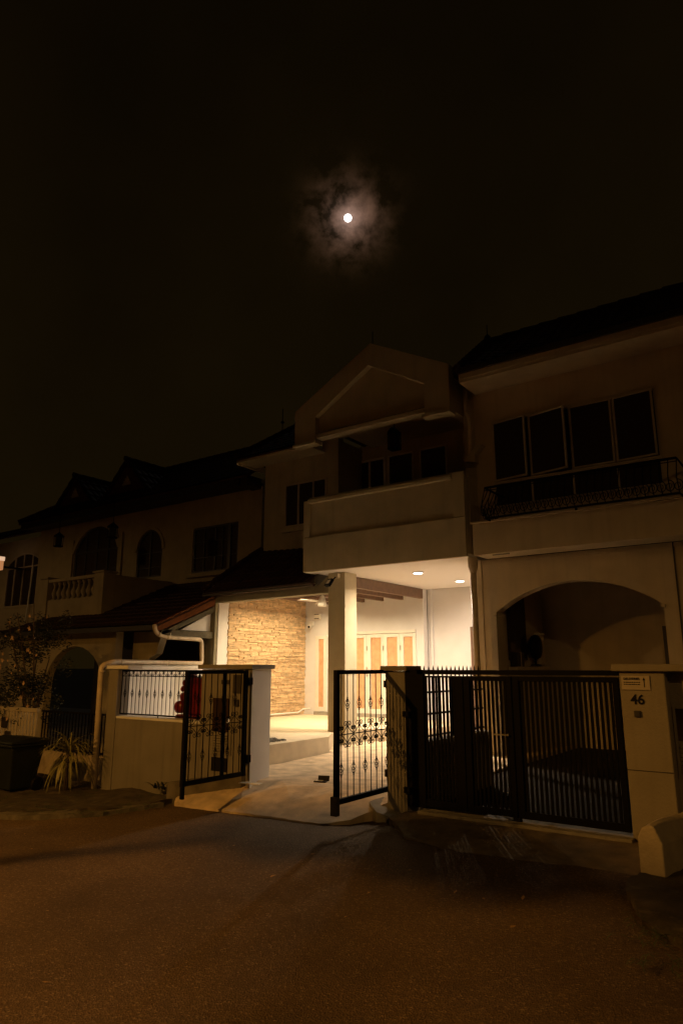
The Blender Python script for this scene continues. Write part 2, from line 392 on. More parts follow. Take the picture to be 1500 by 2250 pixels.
# ------------------------------------------------------------------ windows
def window(parent, x0, x1, y, z0, z1, mull=(), trans=(), fw=.045, fm=ALU, gm=GLASS, rise=0, thin=None, label=None):
    """frame mesh named window with one pane sub-part; y = front of the frame"""
    m = MB(); y1 = y+.06; th = thin or fw
    m.box(x0, x0+fw, y, y1, z0, z1); m.box(x1-fw, x1, y, y1, z0, z1); m.box(x0+fw, x1-fw, y, y1, z0, z0+fw)
    if rise:
        o_ = arch_pts(x0, x1, z1, rise, 20); i_ = arch_pts(x0+fw, x1-fw, z1, rise-fw, 20)
        for k in range(20): m.prism([o_[k], o_[k+1], i_[k+1], i_[k]], 'y', y, y1)
    else: m.box(x0+fw, x1-fw, y, y1, z1-fw, z1)
    for q in mull:
        xx, ww = q if isinstance(q, tuple) else (q, fw)
        top = z1 if not rise else z1 + (rise)*math.sqrt(max(0, 1-((xx-(x0+x1)/2)/((x1-x0)/2))**2)) - fw
        m.box(xx-ww/2, xx+ww/2, y+.003, y1-.003, z0+fw, top-(0 if rise else fw))
    for q in trans:
        zz, ww = q if isinstance(q, tuple) else (q, th)
        m.box(x0+fw, x1-fw, y+.006, y1-.006, zz-ww/2, zz+ww/2)
    o = m.build('window', fm, parent, bevel=.004)
    g = MB(); yy = y+.035
    poly = [(x0+.01, z0+.01), (x1-.01, z0+.01)] + ([(x1-.01, z1-.01), (x0+.01, z1-.01)] if not rise else arch_pts(x0+.01, x1-.01, z1, rise-.01, 20, True))
    g.prism(poly, 'y', yy, yy+.006); g.build('pane', gm, o)
    if label: o['label'] = label
    return o

# ------------------------------------------------------------------ LIT HOUSE
H = thing('terrace_house', (-8.5, 11.3, 0), 'terrace house with floodlit carport, stone clad wall, walled balcony and triangular pediment', 'house', 'terrace houses in the row')
# upper walls
m = MB(); wall(m, -11.42, -9.11, 3.5, 6.72, 12.6, 12.8, [(-10.73, -9.44, 4.93, 6.02, 0)]); m.box(-9.6, -9.11, 12.6, 12.8, 6.72, 6.99); m.build('wall', PLAST, H)
m = MB(); m.box(-9.31, -9.11, 12.8, 13.6, 3.55, 6.9)
wall(m, -9.31, -5.5, 3.55, 6.98, 13.6, 13.8, [(-9.29, -8.42, 4.3, 6.6, 0), (-8.34, -7.64, 4.3, 6.6, 0), (-7.46, -6.76, 4.3, 6.6, 0)])
m.build('balcony_back_wall', PLAST, H)
MB().box(-5.34, -5.205, 11.785, 15.2, 0, 3.487).build('carport_side_wall', WHITE, H)
m = MB(); m.box(-5.36, -5.12, 11.53, 13.9, 3.5, 6.9); m.build('party_wall', PLAST, H)
window(H, -10.73, -9.44, 12.56, 4.93, 6.02, [-10.30, -9.84], fw=.04)
m = MB(); m.box(-10.78, -9.40, 12.5, 12.62, 4.80, 4.925); m.build('window_sill', PLAST, H, bevel=.01)
window(H, -9.29, -8.42, 13.57, 4.3, 6.6, [-8.88], fw=.05, fm=PAINT)
window(H, -8.34, -7.64, 13.57, 4.3, 6.6, fw=.035, fm=PAINT)
window(H, -7.46, -6.76, 13.57, 4.3, 6.6, fw=.035, fm=PAINT)
# balcony box: parapet with recessed panel
m = MB()
m.box(-8.78, -5.11, 10.96, 11.10, 3.55, 4.99)                      # back of the recess
m.box(-8.78, -5.11, 10.90, 10.958, 3.49, 4.21)                      # lower band
m.box(-8.78, -8.62, 10.90, 10.958, 4.213, 4.99)
m.box(-5.34, -5.11, 10.90, 10.958, 4.213, 5.05)
m.prism([(10.87, 4.93), (11.14, 4.93), (11.14, 5.03), (11.10, 5.06), (10.95, 5.06), (10.87, 5.0)], 'x', -8.66, -5.345)  # coping
m.box(-8.78, -8.66, 11.12, 12.6, 3.55, 5.0); 
m.box(-5.11, -5.11-.13, 11.12, 11.9, 3.55, 5.05)
m.build('balcony_parapet', PLAST, H, bevel=.008)
m = MB(); m.prism([(-8.78, 10.97), (-5.11, 10.97), (-5.11, 11.5), (-5.25, 15.2), (-9.3, 15.2), (-9.3, 12.6), (-8.78, 12.6)], 'z', 3.49, 3.548); m.build('balcony_slab', mat('ceiling_paint', (.86, .84, .84), .8), H)
# pediment
GY = 10.9
m = MB()
OUT = [(-9.05, 6.30), (-9.06, 7.05), (-7.08, 8.12), (-5.33, 7.19), (-5.33, 6.30)]
INN = [(-8.50, 6.82), (-7.14, 7.65), (-5.86, 6.93)]
m.prism([OUT[0], OUT[1], OUT[2], INN[1], INN[0], (-8.50, 6.30)], 'y', GY, GY+.22)
m.prism([INN[1], OUT[2], OUT[3], OUT[4], (-5.86, 6.30), INN[2]], 'y', GY, GY+.22)
m.prism([(-8.50, 6.50), INN[0], INN[1], INN[2], (-5.86, 6.50)], 'y', GY+.14, GY+.24)
m.build('pediment', PLAST, H, bevel=.006)
m = MB()
m.prism([(GY+.02, 6.34), (GY+.02, 6.43), (GY+.13, 6.50), (GY+.24, 6.50), (GY+.24, 6.34)], 'x', -8.49, -5.87)
m.prism([(GY-.05, 6.22), (GY-.05, 6.28), (GY+.2, 6.295), (GY+.2, 6.22)], 'x', -9.07, -8.45)
m.prism([(GY-.05, 6.22), (GY-.05, 6.28), (GY+.2, 6.295), (GY+.2, 6.22)], 'x', -5.90, -5.31)
m.build('cornice', PLAST, H, bevel=.005)
m = MB(); m.box(-9.03, -8.80, GY+.24, 12.58, 6.9, 7.0); m.box(-5.56, -5.35, GY+.24, 13.6, 6.32, 7.0); m.box(-8.80, -5.56, GY+.26, 13.6, 6.9, 6.98)
m.build('balcony_ceiling', PLAST, H)
m = tiled((-9.06, GY+.2, 7.02), (-9.06, 14.6, 7.02), (-7.08, 14.6, 8.1), (-7.08, GY+.2, 8.1)); k = tiled((-5.33, GY+.2, 7.16), (-5.33, 14.6, 7.16), (-7.08, 14.6, 8.1), (-7.08, GY+.2, 8.1)); m.add(k.v, k.f)
k = tiled((-11.85, 11.96, 6.74), (-9.45, 11.96, 6.74), (-8.6, 14.6, 8.45), (-11.9, 14.6, 8.45)); m.add(k.v, k.f)
ridge(m, (-11.9, 14.6, 8.47), (-5.6, 14.6, 8.47)); ridge(m, (-11.85, 12.0, 6.84), (-11.9, 14.6, 8.5), .07)
m.build('roof', TILE, H)
m = MB(); m.box(-11.85, -9.5, 11.98, 12.6, 6.64, 6.70); m.box(-11.85, -11.80, 11.98, 14.5, 6.6, 6.75); m.build('eave_soffit', PLAST, H)
m = MB(); m.tube([(-12.0, 13.9, 7.9), (-12.0, 13.9, 8.75)], .012, 6); m.lathe((-12.0, 13.9, 8.3), [(.0, 0), (.05, .03), (.05, .06), (0, .1)], 8)
m.build('roof_finial', IRON, H)
m = MB(); m.tube([(-7.08, 11.0, 8.1), (-7.08, 11.0, 8.42)], .010, 6); m.build('lightning_rod', IRON, H)
# column and front beam of the carport
m = MB(); m.box(-8.42, -8.00, 11.29, 11.71, .05, 3.487); m.build('column', PLAST, H, bevel=.008)
BA = math.atan2(.42, -3.5)
m = MB(); m.prism([(-8.425, 11.31), (-8.425, 11.55), (-12.3, 11.87), (-12.3, 11.63)], 'z', 3.09, 3.27)
m.prism([(-8.42, 3.27), (-8.42, 3.48), (-8.62, 3.32), (-8.75, 3.272)], 'y', 11.33, 11.53)
m.build('front_beam', POST, H, bevel=.006)
m = MB(); m.box(-12.36, -12.0, 11.60, 11.69, 0, 3.085); m.box(-12.22, -12.10, 11.52, 11.598, 2.86, 3.16); m.build('post', POST, H, bevel=.006)
# party wall on the left of the carport, plaster strip then ledge stone
m = MB(); m.box(-12.24, -11.98, 11.692, 15.2, 0, 3.6); m.build('side_wall', WHITE, H)
m = MB()
z = .37
while z < 3.42:
    h = random.choice((.018, .024, .030, .036, .046)); y = 12.02 + random.uniform(-.02, .02)
    while y < 15.0:
        l = random.uniform(.10, .42); y2 = min(y+l, 15.0); d = random.uniform(.008, .040)
        if y2 - y > .03:
            j = random.uniform(-.006, .006)
            m.add([(-11.979, y, z), (-11.979, y2-.002, z), (-11.979, y2-.002, z+h-.002), (-11.979, y, z+h-.002),
                   (-11.979+d, y+.002, z+.0015), (-11.979+d+j, y2-.004, z+.0015), (-11.979+d-.004, y2-.004, z+h-.004), (-11.979+d+j, y+.002, z+h-.005)],
                  [(0,1,2,3), (4,7,6,5), (0,4,5,1), (1,5,6,2), (2,6,7,3), (3,7,4,0)])
        y = y2
    z += h
m.build('stone_cladding', STONE, H)
m = MB(); m.tube([(-11.86, 12.1, .42), (-11.86, 14.6, .42), (-11.82, 14.75, .50), (-11.7, 14.92, .52)], .022, 8); m.build('conduit', PAINT, H, smooth=True)
# carport back wall, return, folding doors
m = MB()
wall(m, -11.98, -8.26, .36, 3.49, 15.0, 15.2, [(-11.60, -11.22, .40, 2.42, 0), (-10.98, -8.47, .40, 2.42, 0)])
m.box(-8.26, -5.205, 15.22, 15.4, 0, 3.49); m.build('carport_back_wall', WHITE, H)
m = MB(); m.box(-8.16, -8.10, 15.17, 15.215, .36, 3.49); m.build('wall_groove_trim', WHITE, H)
m = MB(); m.box(-7.02, -6.93, 15.0, 15.06, .1, 2.52); m.build('timber_jamb', BEAM, H)
m = MB(); m.box(-11.60, -8.47, 14.93, 14.998, .36, .44); m.build('door_threshold', CONC, H)
m = MB(); m.box(-10.98, -8.47, 14.95, 14.996, 2.425, 2.50); m.build('door_head', PAINT, H, bevel=.004)
def leaf_(x0, x1, pane):
    f = MB(); y0, y1 = 14.975, 15.025
    f.box(x0+.003, pane[0], y0, y1, .445, 2.415); f.box(pane[1], x1-.003, y0, y1, .445, 2.415)
    f.box(pane[0], pane[1], y0, y1, 2.33, 2.415); f.box(pane[0], pane[1], y0, y1, .445, .56)
    o = f.build('door', PAINT, H, bevel=.004)
    MB().box(pane[0]-.004, pane[1]+.004, 15.012, 15.02, .555, 2.335).build('pane', WOODP, o)
    return o
leaf_(-11.60, -11.22, (-11.50, -11.32))
for x0, x1, pa in ((-10.98, -10.45, (-10.85, -10.60)), (-10.45, -9.94, (-10.27, -10.01)), (-9.94, -9.44, (-9.81, -9.49)), (-9.44, -8.94, (-9.32, -9.01)), (-8.94, -8.47, (-8.83, -8.57))):
    d_ = leaf_(x0, x1, pa)
    MB().box(x0+.02, x0+.035, 14.955, 14.974, 2.0, 2.12).build('hinge', STEEL, d_)
m = MB(); m.tube([(-9.90, 14.93, 1.35), (-9.90, 14.93, 1.6)], .012, 8); m.box(-9.907, -9.893, 14.93, 14.975, 1.37, 1.385); m.box(-9.907, -9.893, 14.93, 14.975, 1.56, 1.575); m.build('door_handle', STEEL, H)
# roof beams of the pergola bay
for x in (-8.30, -8.86, -9.44, -10.03, -10.62, -11.2):
    yb = 11.72 if x > -8.4 else 12.0
    MB().box(x-.045, x+.045, yb, 14.997, 3.25, 3.487).build('ceiling_beam', BEAM, H, bevel=.005)
m = MB(); m.prism([(11.60, 3.28), (12.6, 3.492), (15.2, 3.492), (15.2, 3.55), (12.5, 3.55), (11.6, 3.34)], 'x', -11.98, -9.31)
m.prism([(11.60, 3.28), (12.6, 3.492), (12.6, 3.54), (11.6, 3.34)], 'x', -9.31, -8.80)
m.build('carport_ceiling', WHITE, H)
# lean-to tile roof over the pergola bay
m = tiled((-12.25, 11.40, 3.30), (-8.72, 11.12, 3.30), (-8.80, 12.6, 4.30), (-11.50, 12.6, 4.42), .10)
k = tiled((-12.30, 11.42, 3.28), (-12.05, 11.9, 3.62), (-11.50, 12.6, 4.43), (-12.3, 12.6, 3.5), .08); m.add(k.v, k.f)
ridge(m, (-12.28, 11.40, 3.40), (-11.50, 12.62, 4.48), .07)
m.box(-12.32, -8.72, 11.10, 11.16, 3.22, 3.36) if False else None
m.build('porch_roof', TILE, H)
m = MB(); m.prism([(11.15, 3.28), (11.15, 3.40), (12.6, 4.40), (12.6, 3.6), (11.9, 3.28)], 'x', -8.72, -8.66); m.build('roof_end_board', BRZ, H)
m = MB(); m.prism([(-12.28, 11.42), (-8.72, 11.14), (-8.72, 11.20), (-12.28, 11.48)], 'z', 3.24, 3.33); m.build('fascia', BRZ, H)
# rainwater pipe between the houses
m = MB()
m.lathe((-5.035, 10.98, 3.20), [(.03, -.06), (.055, 0), (.085, .10), (.088, .26), (.08, .27)], 14)
m.tube([(-5.035, 10.98, 3.2), (-5.035, 10.98, .05)], .052, 12); m.build('drainpipe', PVC, H, smooth=True)
m = MB(); m.tube(fillet([(-5.22, 11.35, 6.75), (-5.22, 11.35, 6.35), (-5.15, 11.35, 6.15), (-5.15, 11.35, 5.6), (-5.2, 11.4, 5.4)], .12), .042, 10); m.build('upper_drainpipe', PVC, H, smooth=True)
m = MB(); m.prism([(-5.28, 5.35), (-5.02, 5.62), (-4.90, 5.62), (-5.05, 5.45), (-5.05, 5.3)], 'y', 11.3, 11.46); m.build('rainwater_hopper', PLAST, H)
# downlights and their real light
def lamp(loc, power, col, size=.16):
    d = bpy.data.lights.new('carport_light', 'AREA'); d.energy = power; d.color = col; d.shape = 'DISK'; d.size = size; d.spread = R(158)
    o = link(bpy.data.objects.new('carport_light', d)); o.location = loc; return o
WARM = (1, .77, .52); NEUT = (1, .77, .54); YEL = (1, .75, .42)
for x, y in ((-6.82, 12.21), (-6.73, 13.95)):
    o = MB().lathe((x, y, 3.466), [(.105, 0), (.115, .004), (.115, .0215)], 24).build('downlight', PAINT, H, smooth=False)
    MB().lathe((x, y, 3.462), [(.088, -.006), (.092, .003)], 24).build('diffuser', BULB, o)
    lamp((x, y, 3.452), 175 if y < 13 else 27, NEUT, .16)
for x, y, pw in ((-9.15, 13.3, 62), (-10.85, 12.7, 40), (-10.85, 13.9, 36), (-9.75, 12.35, 38)):
    o = MB().lathe((x, y, 3.26), [(.05, 0), (.055, .004), (.055, .229)], 20).build('downlight', PAINT, H)
    MB().lathe((x, y, 3.255), [(.040, -.004), (.044, .004)], 20).build('diffuser', BULB, o)
    lamp((x, y, 3.246), pw, YEL, .08)

# things fixed in the carport
fan = thing('ceiling_fan', (-9.95, 13.1, 3.2), 'white ceiling fan hanging in the lit carport left of the column', 'fan')
m = MB(); m.lathe((-9.95, 13.1, 0), [(.02, 3.25), (.02, 3.49)], 10); m.lathe((-9.95, 13.1, 0), [(.03, 3.00), (.10, 3.01), (.11, 3.06), (.07, 3.20), (.045, 3.27), (.02, 3.27)], 20); m.build('motor', PAINT, fan, smooth=True)
for a in (.3, 2.4, 4.5):
    c_ = Vector((-9.95, 13.1, 3.12)) + Vector((math.cos(a), math.sin(a), 0))*.42
    MB().obox(c_, (.58, .13, .012), a, R(10)).build('blade', PAINT, fan, bevel=.004)
m = MB(); m.box(-11.60, -11.40, 14.9, 14.998, 2.86, 3.02); o = m.build('meter_box', PAINT, bevel=.006, loc=(-11.5, 14.95, 2.9)); tag(o, 'small white box with black stripes high on the carport back wall', 'electric box')
MB().box(-11.58, -11.42, 14.892, 14.899, 2.985, 3.0).build('stripe', BLK, o); MB().box(-11.58, -11.42, 14.892, 14.899, 2.872, 2.892).build('stripe', BLK, o)
sc_ = thing('security_camera', (-11.75, 14.95, 2.75), 'white dome security camera beside the stone clad wall', 'camera')
MB().box(-11.80, -11.66, 14.93, 14.998, 2.70, 2.82).build('bracket', PAINT, sc_, bevel=.01)
MB().lathe((-11.73, 14.88, 2.66), [(.0, -.06), (.035, -.05), (.055, 0), (.06, .05), (0, .06)], 16).build('dome', PAINT, sc_, smooth=True)
MB().lathe((-11.71, 14.825, 2.66), [(.03, -.01), (.03, .01)], 12, 'y').build('lens', BLK, sc_)
fl = thing('floodlight', (-8.22, 11.25, 3.35), 'unlit black floodlight on the front face of the carport column', 'light')
m = MB(); m.box(-8.2, -8.10, 11.19, 11.287, 3.36, 3.46); m.build('bracket', PLAST, fl, bevel=.006)
m = MB(); m.tube([(-8.15, 11.18, 3.38), (-8.20, 11.12, 3.30)], .014, 6); m.obox((-8.24, 11.08, 3.26), (.16, .06, .17), R(-20), R(-35)); m.build('housing', IRON, fl)
MB().obox((-8.243, 11.050, 3.277), (.10, .01, .09), R(-20), R(-35)).build('lens', STEEL, fl)
bl = thing('hanging_lantern', (-7.2, 12.0, 6.9), 'dark box lantern hanging from the walled balcony ceiling under the pediment', 'lantern')
MB().tube([(-7.2, 12.0, 6.58), (-7.2, 12.0, 6.9)], .012, 6).build('chain', IRON, bl)
m = MB(); m.box(-7.31, -7.09, 11.9, 12.1, 6.13, 6.17); m.box(-7.31, -7.09, 11.9, 12.1, 6.48, 6.52); m.prism([(-7.31, 6.52), (-7.09, 6.52), (-7.17, 6.60), (-7.23, 6.60)], 'y', 11.9, 12.1)
for dx in (-7.31, -7.105):
    for dy in (11.9, 12.085): m.box(dx, dx+.015, dy, dy+.015, 6.17, 6.48)
m.build('cage', IRON, bl); MB().box(-7.29, -7.11, 11.92, 12.08, 6.172, 6.478).build('glass', GLASS, bl)

# ------------------------------------------------------------------ RIGHT HOUSE
K = thing('terrace_house', (-2.5, 11.5, 0), 'unlit terrace house with wide arched carport below four large upstairs windows', 'house', 'terrace houses in the row')
m = MB(); wall(m, -5.115, 2.5, 4.0, 6.72, 11.5, 11.72, [(-4.78, -1.93, 4.40, 6.10, 0)]); m.build('wall', CREAM, K)
m = MB(); wall(m, -5.27, 2.5, .05, 3.49, 11.5, 11.78, [(-4.87, -2.13, .05, 2.54, .47), (-1.6, 1.6, .05, 2.54, .47)]); m.build('arch_wall', CREAM, K)
m = MB(); m.box(-5.12, -5.10, 11.47, 11.498, .05, 3.49); m.box(-4.86, -1.80, 11.474, 11.498, 3.42, 3.47); m.build('arch_trim', CREAM, K, bevel=.004)
for x in (-4.90, -2.16): MB().box(x, x+.06, 11.44, 11.79, 2.49, 2.54).build('impost', CREAM, K, bevel=.004)
m = MB(); m.box(-1.915, -1.895, 11.47, 11.498, .05, 3.49); m.build('panel_joint', BRZ, K)
m = MB(); m.box(-4.98, 2.5, 10.9, 11.02, 3.49, 4.04); m.box(-4.98, 2.5, 11.02, 11.498, 3.50, 3.60); m.box(-4.98, -4.90, 11.02, 11.498, 3.6, 4.04); m.box(-5.0, 2.5, 10.86, 11.05, 4.043, 4.075); m.build('ledge', CREAM, K, bevel=.006)
m = MB(); m.box(-4.7, -4.4, 11.06, 11.10, 3.487, 3.498); m.build('soffit_slot', BRZ, K)
# upstairs window: four tall casements over fixed lower lights
m = MB(); m.box(-4.78, -1.93, 11.50, 11.56, 4.40, 4.46); m.box(-4.78, -1.93, 11.45, 11.58, 4.845, 4.90); m.box(-4.78, -1.93, 11.5, 11.57, 6.05, 6.10)
for x in (-4.78, -4.09, -3.36, -2.63, -1.96): m.box(x, x+.03, 11.503, 11.567, 4.46, 6.05)
f = m.build('window', ALU, K, bevel=.004)
for (x0, x1), ang in (((-4.75, -4.09), 9), ((-4.06, -3.36), 12), ((-3.33, -2.63), 0), ((-2.60, -1.965), 4)):
    hx = x0; q = R(-ang)
    def rot(px, py): return (hx + (px-hx)*math.cos(q) - (py-11.49)*math.sin(q), 11.49 + (px-hx)*math.sin(q) + (py-11.49)*math.cos(q))
    fr = MB(); z0, z1 = 4.91, 6.04
    for a0, a1, b0, b1 in ((x0, x0+.03, z0, z1), (x1-.03, x1, z0, z1), (x0+.03, x1-.03, z0, z0+.03), (x0+.03, x1-.03, z1-.03, z1)):
        fr.prism([rot(a0, 11.46), rot(a1, 11.46), rot(a1, 11.495), rot(a0, 11.495)], 'z', b0, b1)
    o = fr.build('casement', ALU, f)
    # the pane is set inside its sash
    g = MB().prism([rot(x0+.025, 11.475), rot(x1-.025, 11.475), rot(x1-.025, 11.481), rot(x0+.025, 11.481)], 'z', z0+.025, z1-.025); g.build('pane', GLASS, f)
MB().box(-4.76, -1.95, 11.53, 11.536, 4.42, 4.87).build('pane', GLASS, f)
MB().box(-4.76, -1.95, 11.60, 11.606, 4.87, 6.08).build('room_blind', GLASS, f)
# roof
m = tiled((-5.10, 10.80, 6.97), (2.6, 10.80, 6.97), (2.6, 13.5, 8.72), (-5.62, 13.5, 8.72))
ridge(m, (-5.62, 13.5, 8.75), (2.6, 13.5, 8.75), .10, .40); ridge(m, (-5.10, 10.82, 7.0), (-5.62, 13.5, 8.80), .08)
m.build('roof', TILE, K)
m = MB(); m.box(-5.08, 2.5, 10.82, 11.5, 6.70, 6.76); m.box(-5.08, 2.5, 10.80, 10.82, 6.76, 6.95) ; m.build('eave_soffit', CREAM, K)
m = MB(); m.box(-5.10, 2.5, 10.74, 10.797, 6.86, 6.97); m.build('gutter', BRZ, K)
m = MB(); m.tube([(-5.6, 13.5, 8.7), (-5.6, 13.5, 9.2)], .010, 6); m.lathe((-5.6, 13.5, 8.82), [(.09, 0), (.07, .08), (.02, .14)], 8); m.build('roof_finial', IRON, K)
# inside the arched carport
m = MB(); m.box(-5.2, -5.0, 11.8, 14.2, .05, 3.4); m.box(-5.0, 2.5, 14.2, 14.4, .05, 3.4); m.box(-4.97, 2.5, 11.8, 14.2, 3.30, 3.4); m.build('carport_wall', CREAM, K)
m = MB(); m.box(-4.985, -4.93, 12.25, 13.05, 1.72, 2.95); m.build('side_opening', GLASS, K)
m = MB(); m.box(-2.68, -1.9, 14.12, 14.19, .05, 2.35); m.build('carport_door', BRZ, K)
m = MB(); m.box(-4.985, -4.80, 12.2, 13.9, .05, 1.60); m.build('carport_ledge', CREAM, K, bevel=.01)
wf = thing('shoe_rack_fan', (-4.88, 13.35, 1.6), 'dark round fan standing on the ledge inside the arched carport', 'fan'); wf.name = 'standing_fan'
m = MB(); m.lathe((-4.86, 13.30, 1.62), [(.10, 0), (.10, .02), (.02, .03), (.015, .2)], 16); m.build('base', BLK, wf)
m = MB(); m.lathe((-4.84, 13.30, 1.98), [(.05, -.12), (.22, -.06), (.24, 0), (.22, .05), (.05, .08)], 24, 'x'); m.build('guard', BLK, wf, smooth=True)
wh = MB().box(-4.94, -4.84, 13.52, 13.80, 1.62, 2.22).build('storage_tub', CREAM, bevel=.03, loc=(-4.89, 13.66, 1.62)); tag(wh, 'pale upright tub beside the dark fan inside the arched carport', 'tub')
MB().box(-4.945, -4.835, 13.515, 13.805, 2.222, 2.26).build('lid', PAINT, wh, bevel=.008)
bx = MB().box(-4.96, -4.83, 12.30, 12.62, 1.603, 1.86).build('cardboard_box', BRZ, bevel=.01, loc=(-4.9, 12.4, 1.6)); tag(bx, 'dark box on the ledge under the side opening of the arched carport', 'box')
MB().box(-4.965, -4.825, 12.44, 12.48, 1.602, 1.865).build('tape', CREAM, bx)

# wrought iron window grille with bellied bars
G = thing('window_grille', (-3.1, 11.0, 4.05), 'black bellied iron grille with curled bars below the upstairs windows at right', 'grille')
gx0, gx1, gy = -4.62, -1.60, 10.62; zt, zb = 4.60, 4.06
fr = MB()
for z, r, y in ((zt, .020, gy+.06), (zb, .018, gy+.04)):
    fr.tube([(gx0, 11.495, z), (gx0, y, z), (gx1, y, z), (gx1, 11.495, z)], r, 6)
fr.tube([(gx0, gy+.06, zt-.05), (gx1, gy+.06, zt-.05)], .008, 5)
fr.tube([(-3.1, gy+.04, zb), (-3.1, gy+.06, zb-.05)], .02, 6)
fr.build('rail', IRON, G)
def belly(m, base, out, lat):
    """bar from top rail swelling out, then curling inside at the foot"""
    base, out, lat = Vector(base), Vector(out), Vector(lat); pts = []
    for i in range(17):
        t_ = i/16; z = zt - (zt-zb)*t_; b_ = .015 + .13*math.sin(math.pi*min(1, t_**1.35))**1.2 if 0 < t_ < 1 else .0
        pts.append(base + out*b_ + Vector((0, 0, z)))
    m.tube(pts, .0085, 5)
    cp = []
    for i in range(22):     # curl
        a = i/21*R(560); r = .075*(1-.78*i/21)
        cp.append(base + out*(.10-.02*i/21) + lat*(r*math.sin(a)) + Vector((0, 0, zb+.12 + r*1.25*math.cos(a) - .02)))
    m.tube(cp, .0065, 4)
n = 26
for i in range(n+1):
    x = gx0 + (gx1-gx0)*i/n; m = MB(); belly(m, (x, gy+.06, 0), (0, -1, 0), (1, 0, 0)); m.build('bar', IRON, G)
for X, o_ in ((gx0, -1), (gx1, 1)):
    for i in range(1, 6):
        y = gy+.06 + .82*i/6; m = MB(); belly(m, (X, y, 0), (o_, 0, 0), (0, 1, 0)); m.build('bar', IRON, G)

# ------------------------------------------------------------------ NEIGHBOUR HOUSE (left)
B = thing('terrace_house', (-17, 13.2, -.3), 'unlit terrace house with arched windows, two roof gablets and a balustraded terrace', 'house', 'terrace houses in the row')
m = MB()
wall(m, -22.6, -12.36, 2.6, 6.55, 13.2, 13.4, [(-20.43, -18.10, 4.05, 5.28, .80), (-17.15, -15.99, 4.20, 5.02, .64), (-14.68, -12.90, 4.16, 5.48, 0)])
m.build('wall', NEIGH, B)
m = MB(); m.box(-12.359, -12.0, 13.14, 13.4, 2.6, 6.5); m.box(-12.50, -12.359, 13.17, 13.199, 2.6, 6.5); m.build('pilaster', NEIGH, B)
for a_, b_ in ((-18.05, -17.86), (-20.70, -20.47)): MB().box(a_, b_, 13.14, 13.199, 3.9, 5.75).build('pilaster', NEIGH, B, bevel=.006)
m = MB(); o_ = arch_pts(-20.60, -17.93, 5.28, .95, 24); i_ = arch_pts(-20.43, -18.10, 5.28, .80, 24)
for k in range(24): m.prism([o_[k], o_[k+1], i_[k+1], i_[k]], 'y', 13.15, 13.198)
m.build('arch_moulding', NEIGH, B); m = MB()
o_ = arch_pts(-17.25, -15.89, 5.02, .73, 20); i_ = arch_pts(-17.15, -15.99, 5.02, .64, 20)
for k in range(20): m.prism([o_[k], o_[k+1], i_[k+1], i_[k]], 'y', 13.17, 13.198)
m.build('arch_moulding', NEIGH, B)
window(B, -20.43, -18.10, 13.22, 4.05, 5.28, [(-19.85, .07), (-19.27, .10), (-18.68, .07)], [(5.28, .08), 4.65], fw=.08, fm=BRZ, gm=CURT, rise=.80, thin=.03)
window(B, -17.15, -15.99, 13.22, 4.20, 5.02, [-16.57], [4.95, 4.5], fw=.06, fm=BRZ, gm=CURT, rise=.64, thin=.03)
window(B, -14.68, -12.90, 13.22, 4.16, 5.48, [(-14.24, .03), (-13.80, .05), (-13.52, .03), (-13.26, .12)], [5.05, 4.6], fw=.06, fm=BRZ, gm=CURT, thin=.025)
m = MB(); m.box(-14.80, -12.80, 13.08, 13.198, 4.04, 4.155); m.build('window_sill', NEIGH, B, bevel=.01)
# eaves and roof
m = MB(); m.box(-22.8, -12.30, 12.55, 12.62, 6.28, 6.50); m.box(-22.8, -12.0, 12.62, 13.2, 6.32, 6.40); m.box(-12.36, -12.05, 12.60, 13.4, 6.24, 6.52); m.build('fascia', BRZ, B)
m = tiled((-22.9, 12.5, 6.50), (-11.95, 12.5, 6.50), (-12.2, 15.0, 8.26), (-20.8, 15.0, 8.26))
ridge(m, (-20.8, 15.0, 8.28), (-12.2, 15.0, 8.28)); ridge(m, (-22.9, 12.5, 6.56), (-20.8, 15.0, 8.3), .07)
m.build('roof', TILE, B)
for xc, zt_ in ((-17.55, 8.00), (-20.3, 7.92)):
    zb_, hw = 6.95, 1.0; yf = 12.95
    m = MB(); m.prism([(xc-hw, zb_), (xc+hw, zb_), (xc, zt_-.05)], 'y', yf, yf+.08); g_ = m.build('gablet', TERRA, B)
    k = tiled((xc-hw-.12, yf-.12, zb_-.10), (xc-hw-.12, 15.0, zb_-.1), (xc, 15.0, zt_), (xc, yf-.12, zt_), .06); m = MB().add(k.v, k.f)
    k = tiled((xc+hw+.12, yf-.12, zb_-.10), (xc+hw+.12, 15.0, zb_-.1), (xc, 15.0, zt_), (xc, yf-.12, zt_), .06); m.add(k.v, k.f)
    ridge(m, (xc, yf-.15, zt_+.02), (xc, 15.0, zt_+.02), .07); m.build('tiles', TILE, g_)
    m = MB(); m.prism([(xc-.22, zb_+.22), (xc+.22, zb_+.22), (xc, zb_+.55)], 'y', yf-.02, yf-.002)
    for q in range(3): m.box(xc-.2+.05*q, xc+.2-.05*q, yf-.04, yf-.021, zb_+.25+q*.08, zb_+.28+q*.08)
    m.build('vent', ALU, g_)
